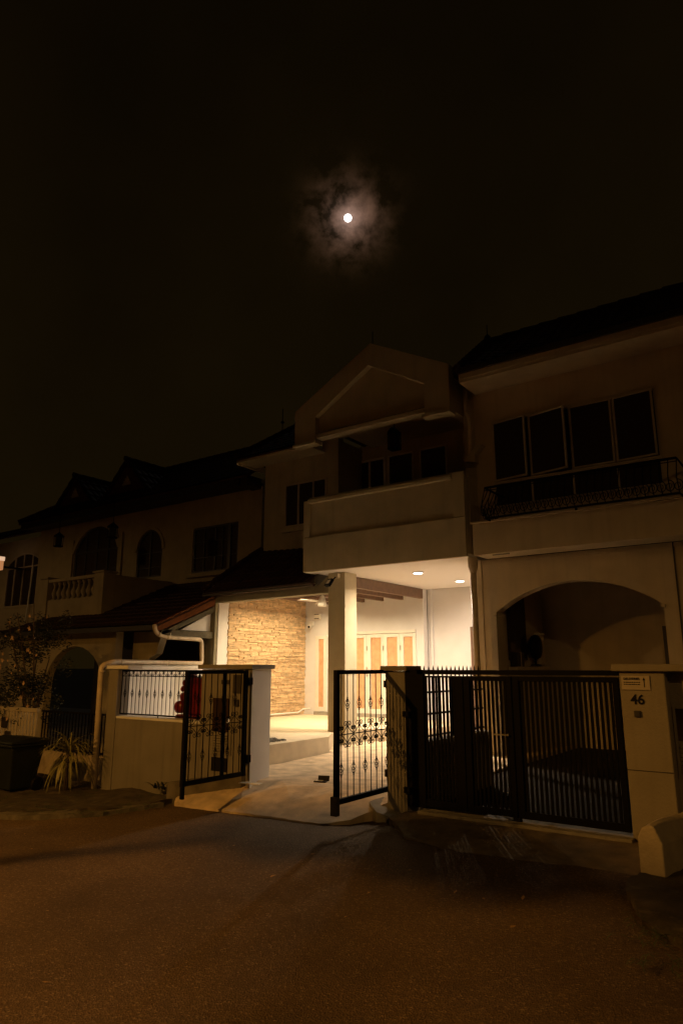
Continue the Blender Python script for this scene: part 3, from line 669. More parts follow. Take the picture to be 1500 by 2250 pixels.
# terrace with balustrade over the porch
m = MB(); m.box(-15.85, -15.45, 10.88, 11.26, 2.93, 4.03); m.box(-18.35, -18.02, 10.88, 11.2, 2.93, 4.03); m.box(-18.018, -15.852, 10.92, 11.12, 2.93, 3.42)
m.box(-15.66, -15.47, 11.262, 13.198, 2.93, 4.0); m.box(-18.33, -18.14, 11.202, 13.198, 2.93, 4.0); m.box(-18.3, -15.5, 11.13, 13.2, 2.98, 3.05)
m.build('terrace_wall', NEIGH, B, bevel=.008)
m = MB(); m.box(-18.05, -15.82, 10.90, 11.16, 3.92, 4.01); m.box(-15.90, -15.40, 10.84, 11.30, 4.033, 4.08); m.box(-18.40, -17.98, 10.84, 11.24, 4.033, 4.08); m.build('coping', NEIGH, B, bevel=.01)
for i in range(9):
    x = -17.86 + i*.23
    MB().lathe((x, 11.02, 3.42), [(.07, 0), (.07, .03), (.035, .05), (.075, .15), (.08, .20), (.035, .33), (.03, .40), (.055, .45), (.065, .5)], 12).build('baluster', NEIGH, B, smooth=True)
# porch roof, its red barge board and arcade
m = tiled((-18.8, 9.90, 2.48), (-12.05, 9.90, 2.48), (-12.05, 13.2, 3.90), (-15.6, 13.2, 3.90), .06)
m.build('porch_roof', TILE, B)
m = MB(); m.prism([(9.92, 2.34), (9.92, 2.46), (12.2, 3.44), (12.2, 3.26)], 'x', -12.10, -12.03); m.build('barge_board', TERRA, B)
m = MB(); m.prism([(9.88, 2.49), (9.88, 2.53), (12.2, 3.53), (12.2, 3.49)], 'x', -12.10, -12.0); m.build('verge_tile', TERRA, B)
m = MB(); m.prism([(10.05, 2.26), (10.05, 2.34), (12.0, 3.17), (12.0, 3.02)], 'x', -12.12, -12.05); m.box(-12.12, -12.05, 10.06, 11.6, 2.25, 2.40); m.build('porch_rafter', GRNWOOD, B)
m = MB(); m.box(-18.8, -12.1, 9.84, 9.90, 2.38, 2.49); m.build('gutter', BRZ, B)
m = MB(); m.prism([(10.7, 2.42), (11.6, 2.42), (11.6, 2.85)], 'x', -12.20, -12.15); m.build('gable_infill', WHITE, B)
m = MB(); wall(m, -18.6, -13.95, -.4, 2.42, 10.3, 10.5, [(-16.75, -14.42, -.4, 1.15, .95)]); m.box(-13.949, -13.78, 10.8, 11.0, -.4, 2.42); m.prism([(-13.78, 2.42), (-13.78, 1.35), (-13.5, 1.7), (-13.1, 1.9), (-12.9, 2.42)], 'y', 10.8, 11.0)
m.build('arcade_wall', NEIGH, B)
m = MB(); m.box(-18.6, -12.3, 13.0, 13.1, -.4, 3.0); m.build('porch_back_wall', BRZ, B)
# lanterns hung from the neighbour's eave
def lantern(x, y, z, ztop, label):
    o = thing('hanging_lantern', (x, y, z), label, 'lantern', 'lanterns hung above the balustraded terrace')
    MB().tube([(x, y, z+.42), (x, y, ztop)], .010, 5).build('chain', IRON, o)
    m = MB(); m.lathe((x, y, z), [(.13, 0), (.14, .03), (.12, .035)], 6); m.lathe((x, y, z+.30), [(.16, 0), (.12, .05), (.03, .12), (.02, .14)], 6)
    for k in range(6):
        a_ = k*R(60); m.tube([(x+.115*math.cos(a_), y+.115*math.sin(a_), z+.03), (x+.13*math.cos(a_), y+.13*math.sin(a_), z+.30)], .010, 4)
    m.build('cage', IRON, o)
    MB().lathe((x, y, z+.04), [(.09, 0), (.10, .25)], 6).build('glass', CURT, o); return o
lantern(-15.66, 11.2, 5.00, 6.3, 'black lantern hanging in front of the large arched window')
lantern(-18.2, 11.2, 5.02, 6.3, 'black lantern hanging left of the large arched window')
m = MB(); m.box(-22.5, -15.5, 11.1, 12.6, 6.34, 6.40); m.box(-22.5, -15.45, 11.04, 11.10, 6.30, 6.44)
# far left house
A = thing('terrace_house', (-25, 14, -.5), 'farthest terrace house at the left edge with white framed arched window', 'house', 'terrace houses in the row')
m = MB(); wall(m, -31, -22.7, -.5, 6.4, 14.0, 14.2, [(-26.05, -23.70, 3.8, 5.45, .40)]); m.build('wall', NEIGH, A)
window(A, -26.05, -23.70, 13.97, 3.8, 5.45, [-25.5, -24.9, -24.3], [(5.3, .05)], fw=.06, fm=ALU, gm=GLASS, rise=.40)
m = tiled((-31, 13.4, 6.45), (-22.9, 13.4, 6.45), (-22.9, 16, 7.6), (-31, 16, 7.6)); m.build('roof', TILE, A)
m = MB(); m.tube([(-24.1, 13.9, 5.3), (-24.3, 13.9, 2.6)], .03, 8); m.build('drainpipe', PAINT, A)
ll = thing('wall_lamp', (-24.8, 13.0, 5.1), 'lit orange wall lamp cut off by the left edge of the picture', 'lamp')
MB().box(-25.1, -24.72, 12.9, 13.1, 5.08, 5.42).build('diffuser', emit('lamp_glass', (1, .42, .16), .45), ll, bevel=.01)
MB().box(-25.12, -24.70, 12.88, 13.12, 5.42, 5.57).build('cap', emit('lamp_top', (1, .62, .38), .75), ll)
MB().box(-25.0, -24.85, 13.1, 13.97, 5.2, 5.25).build('arm', IRON, ll)

# ------------------------------------------------------------------ iron work pieces
def frame_map(kind, c):
    if kind == 'x': return lambda u, d, z: (u, c+d, z)         # runs along X, u is world x
    return lambda u, d, z: (c+d, u, z)                          # runs along Y
def basket(m, T, u, z, h=.10, r=.022):
    for k in range(4):
        pts = []
        for i in range(11):
            s_ = i/10; a_ = k*math.pi/2 + s_*math.pi*1.3; rr = r*math.sin(math.pi*s_)**.8 + .001
            pts.append(T(u + rr*math.cos(a_), rr*math.sin(a_), z - h/2 + h*s_))
        m.tube(pts, .0032, 4)
    for zz in (z-h/2, z+h/2): m.tube([T(u, 0, zz-.012), T(u, 0, zz+.012)], .009, 6)
def scroll(m, T, pts0, r=.0045):
    m.tube([T(*p) for p in pts0], r, 5)
def cscroll(u, z, s, su, sz):
    """half scroll: starts on the bar, sweeps out and curls. su: side, sz: up or down"""
    pts = []
    for i in range(10):
        t_ = i/9; pts.append((u + su*s*(.10+.62*(1-math.cos(t_*math.pi/2))), 0, z + sz*s*(.15+1.0*math.sin(t_*math.pi/2)*.0 + .95*t_)))
    # spiral end
    cx, cz = u + su*s*.52, z + sz*s*1.18
    for i in range(16):
        a_ = -math.pi*.25 + i/15*R(430); rr = s*.24*(1-.75*i/15)
        pts.append((cx + su*rr*math.cos(a_), 0, cz + sz*rr*math.sin(a_)))
    return pts
def scrollband(m, T, u, z, s):
    for su in (-1, 1):
        for sz in (-1, 1): 
            pts = []
            for i in range(9):      # S-curve from the band line in to the bar then out
                t_ = i/8; pts.append((u + su*s*(1.0*(1-t_)**1.8 + .06), 0, z + sz*s*(.05 + .95*t_)))
            cx, cz = u + su*s*.36, z + sz*s*1.02
            for i in range(15):
                a_ = math.pi - i/14*R(400); rr = s*.30*(1-.72*i/14)
                pts.append((cx + su*rr*math.cos(a_), 0, cz + sz*rr*math.sin(a_)))
            m.tube([T(*p) for p in pts], .0048, 5)
def clover(m, T, u, z, s):
    for sz in (-1, 1):
        for su in (-1, 1):
            pts = []
            for i in range(12):
                a_ = i/11*R(330); rr = s*.13*(1-.4*i/11); pts.append((u + su*(s*.16 - rr*math.cos(a_)*.8), 0, z + sz*(s*.42 + rr*math.sin(a_))))
            m.tube([T(*p) for p in pts], .007, 5)
def gate_leaf(root, T, u0, u1, z0, z1, sgn, mid=None, stile=.055):
    """u0 hinge side, u1 free side"""
    fr = MB()
    def bx(a, b, c_, d_, w_=.04):
        p, q = T(min(a, b), -w_/2, c_), T(max(a, b), w_/2, d_); fr.box(p[0], q[0], p[1], q[1], p[2], q[2])
    a, b = min(u0, u1), max(u0, u1)
    bx(a, a+stile, z0, z1, .05); bx(b-stile, b, z0, z1, .05); bx(a+stile, b-stile, z0, z0+.055); bx(a+stile, b-stile, z1-.045, z1)
    if mid: bx(mid-.02, mid+.02, z0+.055, z1-.045)
    fr.build('frame', IRON, root, bevel=.003)
    n = 9; inf = MB(); zc = z0 + (z1-z0)*.505
    for i in range(n):
        u = a+stile + (b-a-2*stile)*(i+.5)/n
        twist = []
        inf.tube([T(u, 0, z0+.05), T(u, 0, z1-.04)], .0065, 6)
        hi = (i % 2 == 1)
        basket(inf, T, u, z0 + (z1-z0)*(.735 if hi else .245), .125, .024)
        if hi: scrollband(inf, T, u, zc, .105)
        else: clover(inf, T, u, zc, .15)
    inf.tube([T(a+stile, 0, zc), T(b-stile, 0, zc)], .006, 5)
    inf.build('infill_bars', IRON, root)
    return root
LG = thing('gate_leaf', (-6.60, 7.02, .2), 'left leaf of the wrought iron gate swung out in front of the meter pillar', 'gate', 'open wrought iron gate leaves')
gate_leaf(LG, frame_map('y', -6.60), 7.02, 5.93, .20, 1.555, -1, mid=6.60)
MB().box(-6.62, -6.58, 5.935, 5.975, .06, .198).build('drop_bolt', IRON, LG)
for z in (1.36, .36): MB().box(-6.66, -6.545, 7.0, 7.085, z, z+.10).build('hinge', IRON, LG, bevel=.01)
MB().lathe((-6.565, 6.62, .92), [(.02, 0), (.03, .012), (.03, .02), (0, .03)], 12, 'x').build('lock', STEEL, LG)
RG = thing('gate_leaf', (-4.46, 7.06, .2), 'right leaf of the wrought iron gate standing open beside the square gate pillar', 'gate', 'open wrought iron gate leaves')
gate_leaf(RG, frame_map('y', -4.45), 7.24, 6.10, .20, 1.565, -1)
MB().box(-4.49, -4.41, 6.07, 6.13, .10, .285).build('foot_stop', GRNWOOD, RG, bevel=.004)
for z in (1.36, .36): MB().box(-4.47, -4.432, 7.10, 7.20, z, z+.08).build('hinge', IRON, RG)

# ------------------------------------------------------------------ boundary walls of the lit house
FW = thing('garden_wall', (-8.5, 7.1, -.3), 'low plastered street wall of the lit house with a black scrollwork grille above', 'wall')
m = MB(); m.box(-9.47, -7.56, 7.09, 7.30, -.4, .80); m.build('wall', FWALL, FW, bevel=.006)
m = MB(); m.box(-9.46, -7.56, 7.08, 7.33, .803, .84); m.build('coping', WHITE, FW, bevel=.008)
T = frame_map('x', 7.16); g = MB()
g.tube([T(-9.47, 0, 1.54), T(-7.56, 0, 1.54)], .014, 4); g.tube([T(-9.47, 0, .875), T(-7.56, 0, .875)], .012, 4); g.tube([T(-9.47, 0, 1.455), T(-7.56, 0, 1.455)], .007, 4)
for x in (-9.465, -7.575): g.tube([T(x, 0, .875), T(x, 0, 1.54)], .012, 4)
nb = 20
for i in range(nb):
    u = -9.42 + 1.80*(i+.5)/nb; g.tube([T(u, 0, .875), T(u, 0, 1.54)], .0055, 5)
    if i % 2 == 0: basket(g, T, u, 1.19, .10, .020)
    for su in (-1, 1):
        pts = []
        for q in range(13):
            a_ = math.pi/2 - q/12*R(380); rr = .020*(1-.6*q/12); pts.append(T(u + su*(.020 + rr*math.cos(a_)*.9), 0, (1.515 if i % 2 == 0 else 1.475) + rr*math.sin(a_)))
        g.tube(pts, .0035, 4)
    if i % 2 == 0:
        for su in (-1, 1): g.tube([T(u, 0, 1.53), T(u+su*.012, 0, 1.49), T(u+su*.07, 0, 1.458)], .0035, 4)
for x in (-8.55,): g.tube([T(x, 0, .842), T(x, 0, .875)], .010, 5)
for z in (1.47, .93): g.tube([T(-9.47, 0, z), T(-9.52, 0, z-.01)], .007, 5)
g.build('grille', IRON, FW)
EP = thing('end_pillar', (-9.6, 7.2, -.3), 'slim plastered end pillar left of the scrollwork grille', 'pillar')
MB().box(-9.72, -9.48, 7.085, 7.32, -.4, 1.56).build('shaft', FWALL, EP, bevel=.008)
MB().box(-9.75, -9.20, 7.05, 7.34, 1.563, 1.62).build('cap', WHITE, EP, bevel=.008)
SW = thing('garden_wall', (-10.8, 9.2, 0), 'white side boundary wall seen behind the scrollwork grille', 'wall')
def slanted(x0, y0, x1, y1, t_, z0, z1):
    return MB().prism([(x0, y0), (x0+t_, y0+.02), (x1+t_, y1), (x1, y1)], 'z', z0, z1)
slanted(-9.72, 7.325, -12.15, 11.58, .16, -.3, 1.56).build('wall', WHITE, SW)
slanted(-9.745, 7.345, -12.17, 11.57, .20, 1.563, 1.60).build('coping', WHITE, SW)
# pillar with meter cabinet
MP = thing('meter_pillar', (-7.0, 7.2, 0), 'wide plastered pillar with utility meter cabinet behind the left gate leaf', 'pillar')
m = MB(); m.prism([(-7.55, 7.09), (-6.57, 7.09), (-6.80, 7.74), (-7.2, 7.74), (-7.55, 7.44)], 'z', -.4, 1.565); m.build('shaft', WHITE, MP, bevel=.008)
MB().box(-7.552, -6.575, 7.0885, 7.0898, -.4, 1.56).build('shaded_front', FWALL, MP)  # darker sheet on the white shaft: the front's shade put into its colour
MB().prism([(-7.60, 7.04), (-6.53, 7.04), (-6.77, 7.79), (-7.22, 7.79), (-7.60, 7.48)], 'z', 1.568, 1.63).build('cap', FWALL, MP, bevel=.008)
m = MB()
def fr2(m, x0, x1, y, z0, z1, t_=.02, d=.012):
    m.box(x0, x1, y-d, y, z0, z0+t_); m.box(x0, x1, y-d, y, z1-t_, z1); m.box(x0, x0+t_, y-d, y, z0+t_, z1-t_); m.box(x1-t_, x1, y-d, y, z0+t_, z1-t_)
fr2(m, -7.36, -6.92, 7.087, .42, 1.22); m.build('cabinet_frame', FWALL, MP)
MB().box(-7.30, -6.98, 7.08, 7.088, .72, 1.17).build('cabinet_window', GLASS, MP)
m = MB()
for q in range(7): m.prism([(7.089, .46+q*.034), (7.070, .465+q*.034), (7.070, .472+q*.034), (7.089, .485+q*.034)], 'x', -7.28, -7.0)
m.build('louvre', FWALL, MP)
MB().box(-7.29, -6.98, 7.08, 7.088, .20, .38).build('lower_hatch', BLK, MP)
m = MB(); m.box(-6.92, -6.76, 7.075, 7.088, 1.24, 1.49); m.build('plaque', BRZ, MP, bevel=.004)
MB().box(-6.88, -6.80, 7.06, 7.088, 1.07, 1.16).build('bell_push', BRZ, MP, bevel=.006)
MB().box(-7.15, -7.0, 7.078, 7.088, 1.36, 1.42).build('name_plate', BRZ, MP, bevel=.003)
PL = slab('ramp_kerb', DCONC, [(-7.75, 7.085), (-7.74, 6.70), (-7.52, 6.68), (-6.66, 7.03), (-6.64, 7.085)], lambda x, y: lerp(.05, .22, (x+7.75)/1.1), .6, .005)
tag(MB().obox((-6.45, 6.98, .125), (.30, .10, .012), R(12)).build('metal_plate', PAINT, loc=(-6.45, 6.98, .12)), 'flat pale metal plate on the driveway at foot of the meter pillar', 'metal plate')
# square gate pillar between the lots
GP = thing('gate_pillar', (-4.3, 7.2, 0), 'square plastered gate pillar with flat cap between the open gate and slatted gate', 'pillar')
MB().box(-4.43, -4.17, 7.09, 7.35, -.3, 1.55).build('shaft', FWALL, GP, bevel=.008)
MB().box(-4.48, -4.12, 7.04, 7.40, 1.553, 1.61).build('cap', FWALL, GP, bevel=.006)
slab('pillar_mortar', CONC, [(-4.62, 7.3), (-4.60, 6.95), (-4.40, 6.80), (-4.12, 6.90), (-4.10, 7.3)], lambda x, y: lerp(.10, -.03, (x+4.6)/.4), .3, .012)
# divider fence running back from the pillar
DF = thing('boundary_fence', (-4.1, 8.5, 0), 'low dividing wall with spiked black railing seen through the slatted gate', 'fence')
MB().box(-4.16, -4.02, 7.36, 9.05, 0, .70).build('wall', PLAST, DF)
MB().box(-4.19, -3.99, 7.36, 9.05, .703, .76).build('coping', WHITE, DF, bevel=.006)
g = MB()
for z in (.80, 1.05, 1.30, 1.54): g.box(-4.105, -4.085, 7.36, 9.05, z-.012, z+.012)
g.build('rail', IRON, DF)
for i in range(14):
    y = 7.42 + i*.118; MB().add([], []).box(-4.103, -4.087, y-.008, y+.008, .76, 1.575).lathe((-4.095, y, 1.575), [(.010, 0), (.009, .01), (0, .045)], 5).build('bar', IRON, DF)
# slatted double gate
SG = thing('slatted_gate', (-2.9, 7.09, .1), 'closed black double gate of narrow vertical slats in front of the arched carport', 'gate')
m = MB(); m.box(-4.165, -3.93, 7.09, 7.15, .08, 1.565); m.box(-3.54, -3.44, 7.093, 7.147, .10, 1.50); m.box(-3.93, -3.44, 7.095, 7.145, 1.48, 1.50); m.box(-3.93, -3.54, 7.095, 7.145, .10, .17); m.box(-4.01, -1.78, 7.09, 7.15, 1.515, 1.565)
m.build('fixed_frame', IRON, SG, bevel=.003)
def slats(x0, x1, z0, z1, n):
    g = MB()
    for i in range(n):
        u = x0 + (x1-x0)*(i+.5)/n; w_ = (x1-x0)/n*.52; g.box(u-w_/2, u+w_/2, 7.112, 7.128, z0, z1)
    return g
slats(-3.93, -3.54, .17, 1.48, 9).build('slats', IRON, SG)
for nm, a, b, n in (('leaf_frame', -3.43, -2.88, 9), ('leaf_frame', -2.868, -1.79, 19)):
    m = MB(); st = .07; m.box(a, a+st, 7.093, 7.147, .10, 1.50); m.box(b-st*.8, b, 7.093, 7.147, .10, 1.50); m.box(a+st, b-st*.8, 7.096, 7.144, .10, .17); m.box(a+st, b-st*.8, 7.096, 7.144, 1.45, 1.50)
    o = m.build(nm, IRON, SG, bevel=.003); slats(a+st, b-st*.8, .17, 1.45, n).build('slats', IRON, o)
m = MB(); m.tube([(-3.08, 7.06, .905), (-2.93, 7.06, .905)], .008, 6); m.tube([(-2.93, 7.06, .905), (-2.93, 7.10, .905)], .012, 8); m.build('handle', STEEL, SG)
m = MB(); m.box(-2.93, -2.86, 7.10, 7.16, .03, .098); m.tube([(-2.99, 7.12, .05), (-2.85, 7.12, .05)], .022, 10); m.build('wheel', BLK, SG)
for z in (1.04, .22): MB().box(-4.19, -4.10, 7.05, 7.088, z, z+.06).build('hinge', IRON, SG)
# right pillar with house number
NPL = mat('number_pillar_plaster', (.32, .275, .20), .85, noise=.14, nscale=2.5, bump=.5, bscale=60, streak=.25)
NP = thing('gate_pillar', (-1.6, 7.2, 0), 'broad plastered gate pillar at right with house number and notice plate', 'pillar')
MB().box(-1.775, -1.37, 7.09, 7.44, -.3, 1.555).build('shaft', NPL, NP, bevel=.01)
MB().box(-1.373, .5, 7.26, 7.50, -.3, 1.555).build('side_panel', NPL, NP)
MB().box(-1.83, .5, 7.03, 7.52, 1.558, 1.625).build('cap', NPL, NP, bevel=.008)
m = MB(); m.box(-1.775, -1.372, 7.083, 7.0895, .655, .66); m.build('render_joint', BRZ, NP)
def text(s_, size, x, z, y, name, m_, parent, bold=0):
    c_ = bpy.data.curves.new('tmp', 'FONT'); c_.body = s_; c_.size = size; c_.extrude = .002; c_.offset = bold; c_.align_x = 'CENTER'
    o = link(bpy.data.objects.new('tmp', c_)); me = bpy.data.meshes.new_from_object(o.evaluated_get(bpy.context.evaluated_depsgraph_get()))
    bpy.data.objects.remove(o); me.materials.append(m_); me.name = name
    q = link(bpy.data.objects.new(name, me)); q.parent = parent; q.rotation_euler = (math.pi/2, 0, 0); q.location = Vector((x, y, z)) - wloc(parent); return q
text('46', .125, -1.625, 1.255, 7.084, 'house_number', BLK, NP, .0025)
npl = MB().box(-1.755, -1.50, 7.076, 7.088, 1.385, 1.515).build('notice_plate', SIGNW, NP, bevel=.002)
text('DELIVERIES', .030, -1.66, 1.478, 7.073, 'lettering', BLK, npl, .0005)
m = MB()
for z in (1.455, 1.436):
    x = -1.735
    while x < -1.60: l = random.uniform(.008, .022); m.box(x, x+l, 7.0735, 7.0755, z-.004, z+.004); x += l+.004
m.box(-1.553, -1.547, 7.0735, 7.0755, 1.41, 1.475); m.prism([(-1.562, 1.475), (-1.538, 1.475), (-1.55, 1.502)], 'y', 7.0735, 7.0755)
m.build('printed_lines', BLK, npl)
m = MB(); m.box(-1.665, -1.605, 7.066, 7.088, 1.135, 1.195); o = m.build('doorbell', BRZ, NP, bevel=.008); MB().box(-1.648, -1.622, 7.063, 7.0665, 1.15, 1.18).build('button', BRZ, o)
m = MB(); fr2(m, -1.36, -.90, 7.259, .60, 1.24, .022, .014); m.box(-1.336, -.92, 7.247, 7.259, .90, .925); m.build('cabinet_frame', NPL, NP)
MB().box(-1.335, -.92, 7.25, 7.258, .93, 1.215).build('cabinet_window', GLASS, NP)
m = MB()
for q in range(7): m.prism([(7.259, .64+q*.036), (7.240, .645+q*.036), (7.240, .652+q*.036), (7.259, .666+q*.036)], 'x', -1.33, -.93)
m.build('louvre', NPL, NP)
MB().box(-1.32, -.92, 7.25, 7.258, .33, .50).build('lower_hatch', BLK, NP)
# round-topped concrete culvert block on the verge
prof = [(-.095, -.2), (-.095, .31), (-.055, .385), (0, .40), (.04, .39), (.095, .27), (.095, -.2)]
CB = MB(); cx, cy = -1.385, 6.0; rz = R(-10)
vs = []
ny_ = 14
for j in range(ny_+1):
    d = 1.1*j/ny_
    for (px, pz) in prof:
        k = 1+.03*math.sin(7*d+px*20); vs.append((cx + px*k*math.cos(rz) - d*math.sin(rz)*1.0, cy + px*math.sin(rz)*1.0 + d*math.cos(rz), gz(cx)+.0+pz*k - (0.0 if pz > 0 else 0)))
npf = len(prof); fs = [tuple(range(npf)), tuple(reversed(range(ny_*npf, (ny_+1)*npf)))]
for j in range(ny_):
    for i in range(npf-1): fs.append((j*npf+i, j*npf+i+1, (j+1)*npf+i+1, (j+1)*npf+i))
CB.add(vs, fs); o = CB.build('concrete_block', mat('painted_concrete', (.46, .38, .26), .85, noise=.15, nscale=6, bump=.6, bscale=40, stain=((.2, .16, .1), 4, .60)), bevel=.012, loc=(cx, cy, 0)); tag(o, 'low round-topped concrete block on the verge at lower right', 'concrete block')

# ------------------------------------------------------------------ drainpipe running round the neighbour's porch and along the boundary
m = MB()
path = fillet([(-12.06, 9.86, 2.50), (-12.06, 9.90, 2.33), (-12.05, 10.12, 2.235), (-12.03, 11.22, 2.215), (-12.03, 11.26, 1.675), (-9.80, 7.22, 1.675), (-9.84, 7.02, 1.62), (-9.82, 7.03, -.3)], .09)
m.tube(path, .047, 14); dp = m.build('drainpipe', PVC, smooth=True, loc=(-9.82, 7.03, -.3)); tag(dp, 'cream plastic drainpipe zigzagging down past the lit post and along the side wall', 'drainpipe')
for p, q in (((-12.05, 10.20, 2.234), (-12.047, 10.28, 2.233)), ((-12.04, 9.965, 2.300), (-12.045, 10.0, 2.285)), ((-9.93, 7.46, 1.675), (-9.89, 7.385, 1.675)), ((-9.83, 7.03, 1.50), (-9.83, 7.03, 1.54))): MB().tube([p, q], .052, 14).build('pipe_coupling', PVC, dp, smooth=True)
m = MB(); m.tube([(-12.13, 11.28, 1.64), (-12.0, 11.28, 1.64)], .012, 6); m.tube([(-10.9, 9.30, 1.60), (-10.9, 9.30, 1.73)], .008, 6); m.tube([(-12.03, 10.3, 2.2), (-12.03, 10.3, 2.33)], .008, 6); m.build('pipe_clip', PAINT, dp)
tag(MB().tube([(-9.88, 7.50, 1.612), (-12.08, 11.45, 1.612)], .012, 8).build('conduit', PAINT, loc=(-10.9, 9.3, 1.61)), 'thin white conduit under the drainpipe on the side wall', 'conduit')

# red stacking toys on the wall coping
RT = thing('toy_stack', (-8.1, 7.45, .84), 'glossy red moulded plastic stack behind the gate on the garden wall', 'toy')
DX = -.27
m = MB(); m.box(-8.14+DX, -7.57, 7.36, 7.62, .62, .89); m.build('tray', RED, RT, bevel=.03)
m = MB(); m.box(-7.96+DX, -7.62, 7.40, 7.60, .89, 1.44); m.build('body', RED, RT, bevel=.04)
for x, z, r in ((-8.05, 1.0, .095), (-7.95, 1.15, .075), (-7.97, 1.27, .045), (-7.93, 1.36, .05), (-7.84, 1.46, .06)):
    MB().lathe((x+DX, 7.40, z), [(r*.5, -.07), (r*.92, -.06), (r, 0), (r*.92, .07), (r*.5, .09)], 18, 'y').build('roller', RED, RT, smooth=True)
MB().box(-7.90, -7.66, 7.385, 7.398, 1.24, 1.42).build('panel', RED, RT, bevel=.01)

# ------------------------------------------------------------------ neighbour's street front
NW = thing('garden_wall', (-11.2, 7.5, -.3), 'low stained wall with dark railings at far left behind the spiky plant', 'wall')
MB().box(-12.25, -10.0, 7.42, 7.58, -.5, .13).build('wall', mat('stained_wall', (.42, .34, .24), .9, noise=.35, nscale=5, bump=.5, stain=((.12, .10, .06), 2.2, .52)), NW, bevel=.008)
g = MB()
for z in (.17, .80): g.box(-12.2, -9.95, 7.48, 7.51, z-.015, z+.015)
for i in range(24): x = -12.15 + i*.093; g.box(x-.008, x+.008, 7.485, 7.505, .13, .80)
g.build('railing', IRON, NW)
g = MB(); T = frame_map('x', 7.47)
for i in range(4):
    u = -12.10 + i*.09
    g.tube([T(u + .015*math.sin(q*.7), 0, .18+.62*q/20) for q in range(21)], .006, 4)
g.build('wavy_bar', IRON, NW)
WG = thing('slatted_gate', (-13, 7.5, -.3), 'pale slatted pedestrian gate behind the wheelie bin', 'gate')
m = MB(); m.box(-13.9, -12.28, 7.44, 7.50, .77, .84); m.box(-13.9, -12.28, 7.44, 7.50, -.3, -.24); m.build('frame', ALU, WG)
for i in range(15): x = -13.85 + i*.108; MB().box(x-.03, x+.03, 7.455, 7.485, -.24, .77).build('slat', ALU, WG, bevel=.003)
for x, z in ((-13.35, .55), (-13.2, .3)): MB().box(x-.10, x+.10, 7.42, 7.438, z-.1, z+.1).build('letterbox', BRZ, WG, bevel=.01)

# wheelie bin
WB = thing('wheelie_bin', (-10.75, 6.1, -.25), 'dark green wheelie bin at the left edge of the verge', 'bin')
def frust(x0, x1, y0, y1, z0, X0, X1, Y0, Y1, z1):
    return MB().add([(x0,y0,z0),(x1,y0,z0),(x1,y1,z0),(x0,y1,z0),(X0,Y0,z1),(X1,Y0,z1),(X1,Y1,z1),(X0,Y1,z1)], [(0,3,2,1),(4,5,6,7),(0,1,5,4),(1,2,6,5),(2,3,7,6),(3,0,4,7)])
frust(-11.02, -10.42, 5.98, 6.38, -.22, -11.10, -10.34, 5.92, 6.46, .40).build('body', BINM, WB, bevel=.02)
MB().box(-11.13, -10.31, 5.89, 6.49, .403, .44).build('rim', BINM, WB, bevel=.01)
m = MB(); m.prism([(5.88, .443), (6.52, .443), (6.52, .50), (6.2, .53), (5.88, .48)], 'x', -11.14, -10.30); m.build('lid', BINM, WB, bevel=.015)
m = MB(); m.tube([(-11.05, 6.55, .46), (-10.38, 6.55, .46)], .018, 8); m.build('handle', BINM, WB)
for x in (-11.06, -10.38): MB().lathe((x, 6.40, -.17), [(.09, -.03), (.10, -.02), (.10, .02), (.09, .03)], 18, 'x').build('wheel', BLK, WB)
MB().box(-10.86, -10.70, 5.935, 5.942, .02, .16).build('sticker', mat('faded_sticker', (.30, .22, .09), .7, noise=.5, nscale=40), WB)
for x, z in ((-10.84, .22), (-10.74, .17)): MB().box(x-.035, x+.035, 5.925, 5.932, z-.012, z+.012).build('sticker', mat('pale_sticker', (.6, .5, .4), .6), WB)

# ------------------------------------------------------------------ plants
def blade(m, base, dirv, length, width, droop, n=9, up=.9):
    """arching strap leaf"""
    p = Vector(base); d = Vector(dirv).normalized(); side = d.cross(Vector((0, 0, 1))).normalized(); vs = []
    v_ = (d + Vector((0, 0, up))).normalized(); st = length/n
    for i in range(n+1):
        t_ = i/n; w_ = width*(math.sin(math.pi*(.12+.88*t_))**.6 if t_ < 1 else .02)
        vs += [p - side*w_/2, p + side*w_/2]
        v_ = (v_ + Vector((0, 0, -droop/n))).normalized(); p = p + v_*st
    fs = [(2*i, 2*i+1, 2*i+3, 2*i+2) for i in range(n)]
    m.add(vs, fs)
PP = thing('spiky_plant', (-9.93, 6.62, -.2), 'spiky arching leaved plant growing at the foot of the drainpipe', 'plant')
MB().tube([(-9.93, 6.62, -.25), (-9.94, 6.63, .0), (-9.92, 6.62, .28)], [.05, .04, .03], 8).build('stem', BARK, PP, smooth=True)
m = MB()
for i in range(210):
    a_ = random.uniform(0, 2*math.pi); low = i < 100
    zc_ = random.uniform(.05, .25) if low else random.uniform(.24, .34)
    blade(m, (-9.93, 6.62, zc_), (math.cos(a_), math.sin(a_), 0), random.uniform(.40, .68), random.uniform(.012, .022), random.uniform(2.6, 4.2) if low else random.uniform(1.5, 3.0), 11, random.uniform(.5, 1.4) if low else random.uniform(.9, 3.2))
m.build('leaves', PALM, PP)
SP = thing('small_weed', (-8.25, 6.95, -.1), 'small low weed growing against the garden wall', 'plant')
m = MB()
for i in range(22):
    a_ = random.uniform(0, 2*math.pi); blade(m, (-8.15+random.uniform(-.12, .12), 6.92, -.10), (math.cos(a_), math.sin(a_), 0), random.uniform(.08, .22), .03, 1.2, 5, 1.6)
m.build('leaves', LEAF, SP)
GR = MB()
def tufts(n, fx, fy, zf, l0, l1):
    for i in range(n):
        x, y = fx(), fy()
        for q in range(4):
            a_ = random.uniform(0, 6.28); blade(GR, (x+random.uniform(-.02, .02), y+random.uniform(-.02, .02), zf(x, y)), (math.cos(a_), math.sin(a_), 0), random.uniform(l0, l1), .007, 1.5, 3, 1.3)
